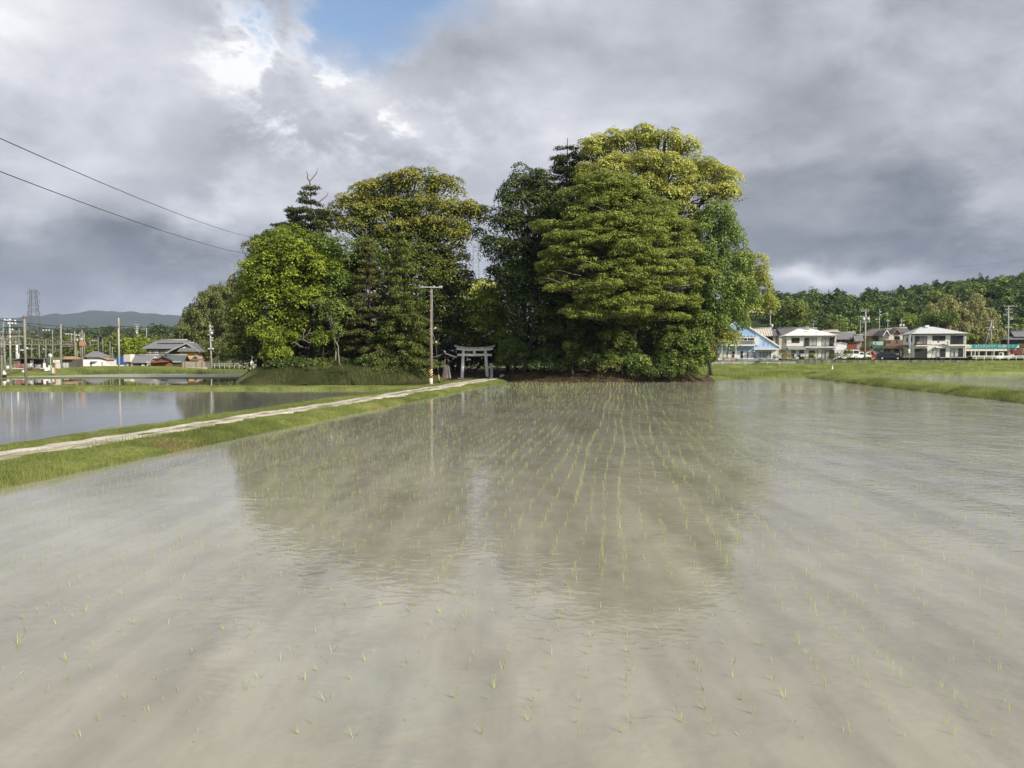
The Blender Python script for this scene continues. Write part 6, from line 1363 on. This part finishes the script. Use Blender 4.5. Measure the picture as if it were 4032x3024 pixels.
for i, (vx, vy, rx, ry, lab) in enumerate([(2010,690,16,30,'pale bamboo clump at the left of the stand above the laundry'), (2045,675,18,36,'pale bamboo clump with the second tallest plume above the laundry'), (2078,690,18,34,'pale bamboo clump in the middle of the stand above the laundry'), (2108,672,14,40,'tallest pale bamboo plume above the laundry'), (2135,700,18,32,'pale bamboo clump at the right of the stand above the laundry'), (2030,725,30,24,'low olive bamboo fringe above the teal sign'), (2120,735,34,26,'low bamboo fringe behind the tall pole with many cross arms')]):
    plumes(lab, [(vx,vy,rx,ry,236),(vx+6,vy+ry*.8,rx*1.2,ry*.7,235)], L_paleb, leaf=.5, puff=.9, per=34, base_t=.42 if i < 5 else .22)
sp1 = []; sp2 = []
for i in range(420):
    y = random.uniform(560, 800); x = random.uniform(-.72*y, -.08*y); h_ = random.uniform(9, 15)+ 6*vnoise(np.array(x*.02), np.array(0.), 77); sp1.append((x, y, float(h_)*.55+2+ (y-560)*.045, random.uniform(5,8), float(h_)*.55))
for i in range(170):
    y = random.uniform(290, 400); x = random.uniform(-.70*y, -.20*y); h_ = random.uniform(6, 10.5); sp2.append((x, y, h_*.55, random.uniform(3,5), h_*.55))
far_wood('far_wood', 'dark wooded ridge in front of the blue mountains', sp1, L_dark, 1.7, 2.6, 14)
far_wood('far_wood', 'green trees on the plain beyond the railway', sp2, L_olive, .95, 1.5, 16)
tree('broadleaf_tree', 'bright lime tree beside the farmhouse, behind the beige building', av(287,790,200), [lob(280,752,22,20,200,2.5), lob(305,748,20,22,200,2.5), lob(292,765,34,18,199,2.5)], L_lime, r0=.2, leaf=.45, puff=.85, per=34, base_t=.5)
tree('broadleaf_tree', 'dark tall tree against the mountains left of the bamboo', av(345,740,330), [lob(338,722,10,14,330,3), lob(345,716,9,12,330,3)], L_dark, r0=.3, leaf=.8, puff=1.2, per=26)
for i, (px, py, w, hh_, lab) in enumerate([(640,1311,16,6,'pale distant factory building at the foot of the mountains'), (668,1312,14,6,'second pale distant factory block beside the first'), (697,1302,14,12,'pale distant tower block left of the bamboo')]):
    d = 900; b = at(px, py+hh_, d); k = d/FPX; mb = MB(); mb.box(-w*k/2, w*k/2, 0, 12, -16, hh_*k); ob = thing('distant_building', lab, 'building', b); mb.build('wall', M('distant_pale_wall', (.6,.58,.54), .8, .05, .1), ob); mb = MB(); mb.box(-w*k/2-.3, w*k/2+.3, -.3, 12.3, hh_*k, hh_*k+.6); mb.build('roof', STEEL, ob)
# mountains: ridges with real depth
def ridge(name, pts, d, depth, seed, mat, rough=14):
    xs_ = np.array([at(p[0], p[1], d).x for p in pts]); zs_ = np.array([at(p[0], p[1], d).z for p in pts])
    X = np.linspace(xs_[0], xs_[-1], 160); zt_ = np.interp(X, xs_, zs_); U = np.linspace(-1, 1, 41); XX, UU = np.meshgrid(X, U); ZT = np.tile(zt_, (41,1))
    prof = np.clip(1-np.abs(UU), 0, 1)**.8
    ZZ = ZT*prof + rough*(vnoise(XX*.006, UU*6, seed)-.5)*2*prof*(1-prof)*2.2 + rough*.35*(vnoise(XX*.03, UU*10, seed+1)-.5)*prof
    return tag(link(name, grid_mesh(name, np.stack([XX, d+UU*depth, ZZ-2], -1), mat)), kind='structure')
MT = mat_grass('mountain_forest', ((.018,.03,.014), (.03,.045,.02), (.045,.06,.028)), .004, 0)
ridge('mountains', [(-900,1270),(-300,1240),(-60,1262),(0,1253),(20,1255),(50,1246),(80,1253),(105,1244),(150,1242),(175,1247),(195,1240),(260,1233),(300,1230),(340,1226),(375,1218),(400,1220),(430,1227),(470,1225),(510,1230),(560,1228),(600,1231),(650,1238),(700,1245),(760,1252),(850,1262),(1000,1275),(1300,1290),(1900,1310),(2600,1330)], 5200, 1500, 81, MT, 60)
# ------------------------------------------------------------------ rice seedlings
SEED = M_leaf('rice_seedling_green', (.12,.175,.04), (.235,.30,.075), (.42,.46,.17), .3, .5)
def blade_strip(b, lean, h, w, az, curl):
    """4-segment blade as quads"""
    ax = np.array([math.cos(az), math.sin(az), 0]); px_ = np.array([-math.sin(az), math.cos(az), 0])*w
    pts = []
    for i in range(4):
        u = i/3; pts.append((b + ax*(lean*u*h + curl*u*u*h) + np.array([0,0,h*u*(1-.35*curl*u)]), (1-u)**.7+.08))
    Q = []
    for (p, s), (q, r) in zip(pts[:-1], pts[1:]): Q += [p-px_*s, p+px_*s, q+px_*r, q-px_*r]
    return Q
def seedling_mesh(i):
    Q = []; T = []; r = random.Random(100+i)
    for k in range(r.choice((3,4,4,5,6))):
        b = np.array([r.uniform(-.018,.018), r.uniform(-.018,.018), -.02])
        q = blade_strip(b, r.uniform(.0,.45), r.uniform(.08,.19), r.uniform(.0026,.0048), r.uniform(0,6.28), max(0, r.uniform(-.3,.8)))
        Q += q; T += [r.uniform(.35,1)]*3
    return fast_mesh('rice_seedling', np.array(Q), 4, SEED, T)
variants = [seedling_mesh(i) for i in range(14)]
near = []; far = []
for ir in range(-5, 108):
    s0 = -12.2 + ir*.33 + random.uniform(-.03,.03); strong = random.random()
    for d in np.arange(5.4, 88, .19):
        s = s0 + .07*math.sin(d*.35+ir) + random.uniform(-.03,.03); x = s + KR*d
        if abs(x) > .70*d + .6: continue
        if s < -12.4 or s > 23 or (d > 81 and x < 22): continue
        # the right of the field is under deeper water; some rows came up better than others
        wet = .30 + .50*float(vnoise(np.array(s*.25), np.array(d*.09), 91)) + .13*(strong > .62)
        if x > 1.5 and d > 13: wet *= max(.06, 1-(x-1.5)/(5.0+.16*d))
        if d < 13 : wet = wet*.8 + .12
        if random.random() > wet*(1.0 if d < 16 else max(.46, 1-(d-16)/32)): continue
        (near if len(near) < 900 and d < 14.5 else far).append((d, x, strong))
near.sort()
ind, rest = near[:300], near[300:] + far
for d, x, st in ind:
    o = link('rice_seedling', random.choice(variants), None, (x, d + random.uniform(-.04,.04), -.004 - .03*random.random()))
    o.rotation_euler = (random.uniform(-.12,.12), random.uniform(-.12,.12), random.uniform(0, 6.28)); s = random.uniform(.38,.88); o.scale = (s, s, s)
    tag(o, 'young rice seedling standing in the muddy water close to the camera', 'rice seedling', 'rice seedlings nearest the camera')
Q = []; T = []
for d, x, st in rest:
    y = d + random.uniform(-.04,.04); w = max(.003, d*.0001); hs = (.55 + .4*st)*(1.0 if d < 40 else 1.1)
    for k in range(3 if d < 30 else 2):
        h = random.uniform(.06,.15)*hs; b = np.array([x+random.uniform(-.03,.03), y+random.uniform(-.02,.02), -.01]); a = random.uniform(0,6.28); l = random.uniform(0,.45)*h
        dx, dy = math.cos(a)*l, math.sin(a)*l; m = b + np.array([dx*.4, dy*.4, h*.65]); e = b + np.array([dx, dy, h])
        Q += [b-np.array([w*.5,0,0]), b+np.array([w*.5,0,0]), m+np.array([w*.5,0,0]), m-np.array([w*.5,0,0])]; Q += [m-np.array([w*.5,0,0]), m+np.array([w*.5,0,0]), e+np.array([w*.1,0,0]), e-np.array([w*.1,0,0])]
        t_0 = random.uniform(.3,.95); T += [t_0, t_0]
tag(link('rice_seedlings', fast_mesh('rice_seedlings', np.array(Q), 4, SEED, T)), 'rows of rice seedlings filling the flooded field beyond the nearest plants', 'rice seedlings', kind='stuff')

n = 300; d = 5.3*(40/5.3)**rng.random(n); x = rng.uniform(-.66, .66, n)*d; k = x > -11 + KR*d; d = d[k]; x = x[k]; n = len(d); a = rng.uniform(0, 6.28, n); L_ = rng.uniform(.012, .055, n); w_ = rng.uniform(.0015, .004, n)
ca = np.stack([np.cos(a), np.sin(a), 0*a], 1)*L_[:,None]; cw = np.stack([-np.sin(a), np.cos(a), 0*a], 1)*w_[:,None]; P = np.stack([x, d, 0*d+.004], 1)
V = np.stack([P-cw, P+cw, P+ca+cw*.3+[0,0,.004], P+ca-cw*.3+[0,0,.004]], 1).reshape(-1, 3)
tag(link('floating_straw', fast_mesh('floating_straw', V, 4, M_leaf('floating_bits', (.10,.075,.04), (.27,.24,.15), (.45,.43,.31), .1, .7), rng.random(n))), 'scattered bits of straw and leaf floating on the muddy water', 'floating straw', kind='stuff')
# ------------------------------------------------------------------ grass
GRASS = M_leaf('grass_blades', (.055,.072,.018), (.115,.145,.034), (.23,.245,.085), .3, .6)
WEED = M_leaf('dull_weed_blades', (.04,.048,.014), (.095,.105,.034), (.24,.18,.09), .15, .7)
def grass(label, P, hmin, hmax, wid, mat, lean=.6, tint=.5, seed=0):
    P = np.asarray(P); n = len(P); a = rng.uniform(0, 6.28, n); h = rng.uniform(hmin, hmax, n)*(.35+1.3*vnoise(P[:,0]*.8, P[:,1]*.8, 95)**1.5); l = rng.uniform(0, lean, n)*h
    dist = np.hypot(P[:,0], P[:,1]); w = np.maximum(wid, dist*.00022)*rng.uniform(.6,1.3,n); fa = rng.uniform(-.9, .9, n)
    wx = np.stack([np.cos(fa)*w, np.sin(fa)*w, 0*w], 1)*.5; tip = P + np.stack([np.cos(a)*l, np.sin(a)*l, h], 1)
    V = np.stack([P-wx-[0,0,.02], P+wx-[0,0,.02], tip], 1).reshape(-1, 3)
    T = tint + rng.normal(0, .16, n) + .8*(vnoise(P[:,0]*.5, P[:,1]*.35, 96)-.5) + .35*(vnoise(P[:,0]*2.3, P[:,1]*2.3, 97)-.5)
    return tag(link('grass', fast_mesh('grass', V, 3, mat, np.clip(T, 0, 1))), label, 'grass', kind='stuff')
def scatter(n, fd, dmin, dmax, smin, smax, p=1.6):
    u = rng.random(n); d = dmin*(dmax/dmin)**u if p else dmin+(dmax-dmin)*u
    return d, rng.uniform(smin, smax, n)
def bank_pts(n, prof, d0, d1, p=True):
    d, s = scatter(n, None, d0, d1, prof[0][0], prof[-1][0], p)
    z = np.interp(s, [q[0] for q in prof], [q[1] for q in prof]); return np.stack([s+KR*d, d, z], 1)
Pr = bank_pts(46000, [(-14.7,.24),(-14.2,.25),(-13.3,.19),(-12.85,.04),(-12.6,-.03)], 14, 84)
Pr = Pr[(Pr[:,0]-KR*Pr[:,1] > -14.5 + np.clip((Pr[:,1]-30)/20,0,1)*.75)]
grass('grass along the water side of the gravel path', Pr, .04, .17, .008, GRASS)
Pl = bank_pts(38000, [(-18.4,.0),(-17.4,.21),(-16.4,.24),(-15.7,.25)], 16, 84)
grass('grass between the gravel path and the left pond', Pl, .04, .16, .008, GRASS, tint=.55)
Pd = Pr[(vnoise(Pr[:,0]*.7+3, Pr[:,1]*.45, 123) > .70)]
grass('straw coloured cut grass lying on the bank of the path', np.concatenate([Pd, Pd+[.02,.03,.01]]), .03, .10, .012, M_leaf('straw_blades', (.14,.11,.05), (.26,.21,.11), (.38,.32,.19), .2, .8), lean=1.8)
Pw = bank_pts(5000, [(-12.95,.05),(-12.6,-.02)], 14, 80); grass('taller grass fringing the water at the foot of the path bank', Pw, .12, .30, .008, GRASS, tint=.5)
Pm = bank_pts(7000, [(-15.4,.27),(-14.8,.27)], 16, 70); grass('sparse grass in the middle of the gravel path', Pm, .02, .06, .008, GRASS, tint=.4)
Ps = bank_pts(70000, [(23.2,.0),(23.9,.36),(24.6,.49),(25.8,.47),(26.5,.15)], 40, 112); grass('grass on the bank at the right of the field', Ps, .07, .26, .012, GRASS, tint=.62)
d = rng.uniform(64, 68.8, 24000); x = rng.uniform(-52, -8, 24000); grass('grass strip behind the left pond', np.stack([x, d, np.interp(d, [63.7,64.1,67,68.8],[-.02,.18,.19,.1])], 1), .03, .10, .015, GRASS, tint=.6)
d = rng.uniform(80, 90, 12000); d = rng.uniform(91,99.5,12000); x = rng.uniform(-75, -28, 12000); grass('grass strip between the far ponds', np.stack([x, d, d*0+.05], 1), .02, .05, .02, GRASS, tint=.6)
n = 90000; y = 90+rng.random(n)**1.2*58; x = rng.uniform(20, 118, n); keep = (x < .72*y+6) & (y > np.where(x < 60, 89+.55*np.clip(x-24,0,60), 118)); x = x[keep]; y = y[keep]
grass('rough grass on the terraces right of the grove', np.stack([x, y, zr(x, y)], 1), .18, .60, .03, GRASS, tint=.62)
n = 26000; y = rng.uniform(98, 168, n); x = -rng.uniform(.24, .70, n)*y; k = ~((x > -68) & (x < -18) & (y < 120)); grass('weeds in front of the farmhouse and the railway', np.stack([x[k], y[k], x[k]*0-.12], 1), .06, .2, .03, GRASS, tint=.4)
n = 34000; x = rng.uniform(-31, -4.5, n); y = rng.uniform(75, 84, n); r = (np.abs((x+17.8)/12.2)**4 + np.abs((y-91)/15.5)**4)**.25; z = -.4+(1.5*(1-.72*smooth(-14,-7.5,x))+.4)*(1-smooth(.80,1.03,r)); k = z > -.1
grass('dull weeds on the shaded mound in front of the left trees', np.stack([x[k], y[k], z[k]], 1), .12, .60, .022, WEED, tint=.35)
# the railway's low grassy rise at the left
u = np.linspace(0, 1, 60); Xm, Um = np.meshgrid(np.linspace(-150, -28, 120), u); Ym = 93 + Um*75
Zm = -.2 + (.9*smooth(0,.10,Um)*smooth(.0,1,np.clip((-Xm-62)/14,0,1))) + .12*(vnoise(Xm*.3, Ym*.3, 66)-.5)*smooth(0,.1,Um) 
Zm = np.where((Xm > -66) & (Ym < 120.5), -.3, Zm)
tag(link('railway_bank', grid_mesh('railway_bank', np.stack([Xm, Ym, Zm], -1), G_field)), kind='structure')
n = 9000; x = rng.uniform(-80, -48, n); y = rng.uniform(118, 132, n)
grass('tall lit grass in front of the white cottage', np.stack([x, y, x*0+.0], 1), .4, 1.0, .04, GRASS, tint=.45)

n = 16000; x = rng.uniform(-3, 24, n); y = rng.uniform(80.5, 86, n); r = (np.abs((x-10.5)/13.)**4 + np.abs((y-96)/15.)**4)**.25; z = -.4+1.3*(1-smooth(.80,1.03,r)); k = z > -.05
grass('dead brown leaves and twigs scattered over the bank right of the gate', np.stack([x[k], y[k], z[k]+.05], 1), .02, .16, .10, M_leaf('dead_leaves', (.04,.028,.015), (.10,.07,.035), (.19,.14,.08), .1, .8), lean=2.5)
n = 5000; x = rng.uniform(-3, 24, n); y = rng.uniform(80.5, 83, n); r = (np.abs((x-10.5)/13.)**4 + np.abs((y-96)/15.)**4)**.25; z = -.4+1.3*(1-smooth(.80,1.03,r)); k = (z > -.1) & (z < .4)
grass('thin green grass along the water edge of the brown leaf bank', np.stack([x[k], y[k], z[k]], 1), .06, .25, .02, GRASS, tint=.4)
# ------------------------------------------------------------------ air
HAZE = 1
if HAZE:
    m = bpy.data.materials.new('haze'); m.use_nodes = True; nt = m.node_tree; nt.nodes.clear()
    o_ = nt.nodes.new('ShaderNodeOutputMaterial'); pv = nt.nodes.new('ShaderNodeVolumePrincipled'); pv.inputs['Color'].default_value = (.55,.66,.90,1); pv.inputs['Density'].default_value = .00009
    nt.links.new(pv.outputs[0], o_.inputs['Volume'])
    mb = MB(); mb.box(-7000, 7000, -650, 7000, -3.5, 560); o = mb.build('haze', m); tag(o, 'thin blue air between the camera and the mountains', 'haze', kind='stuff')
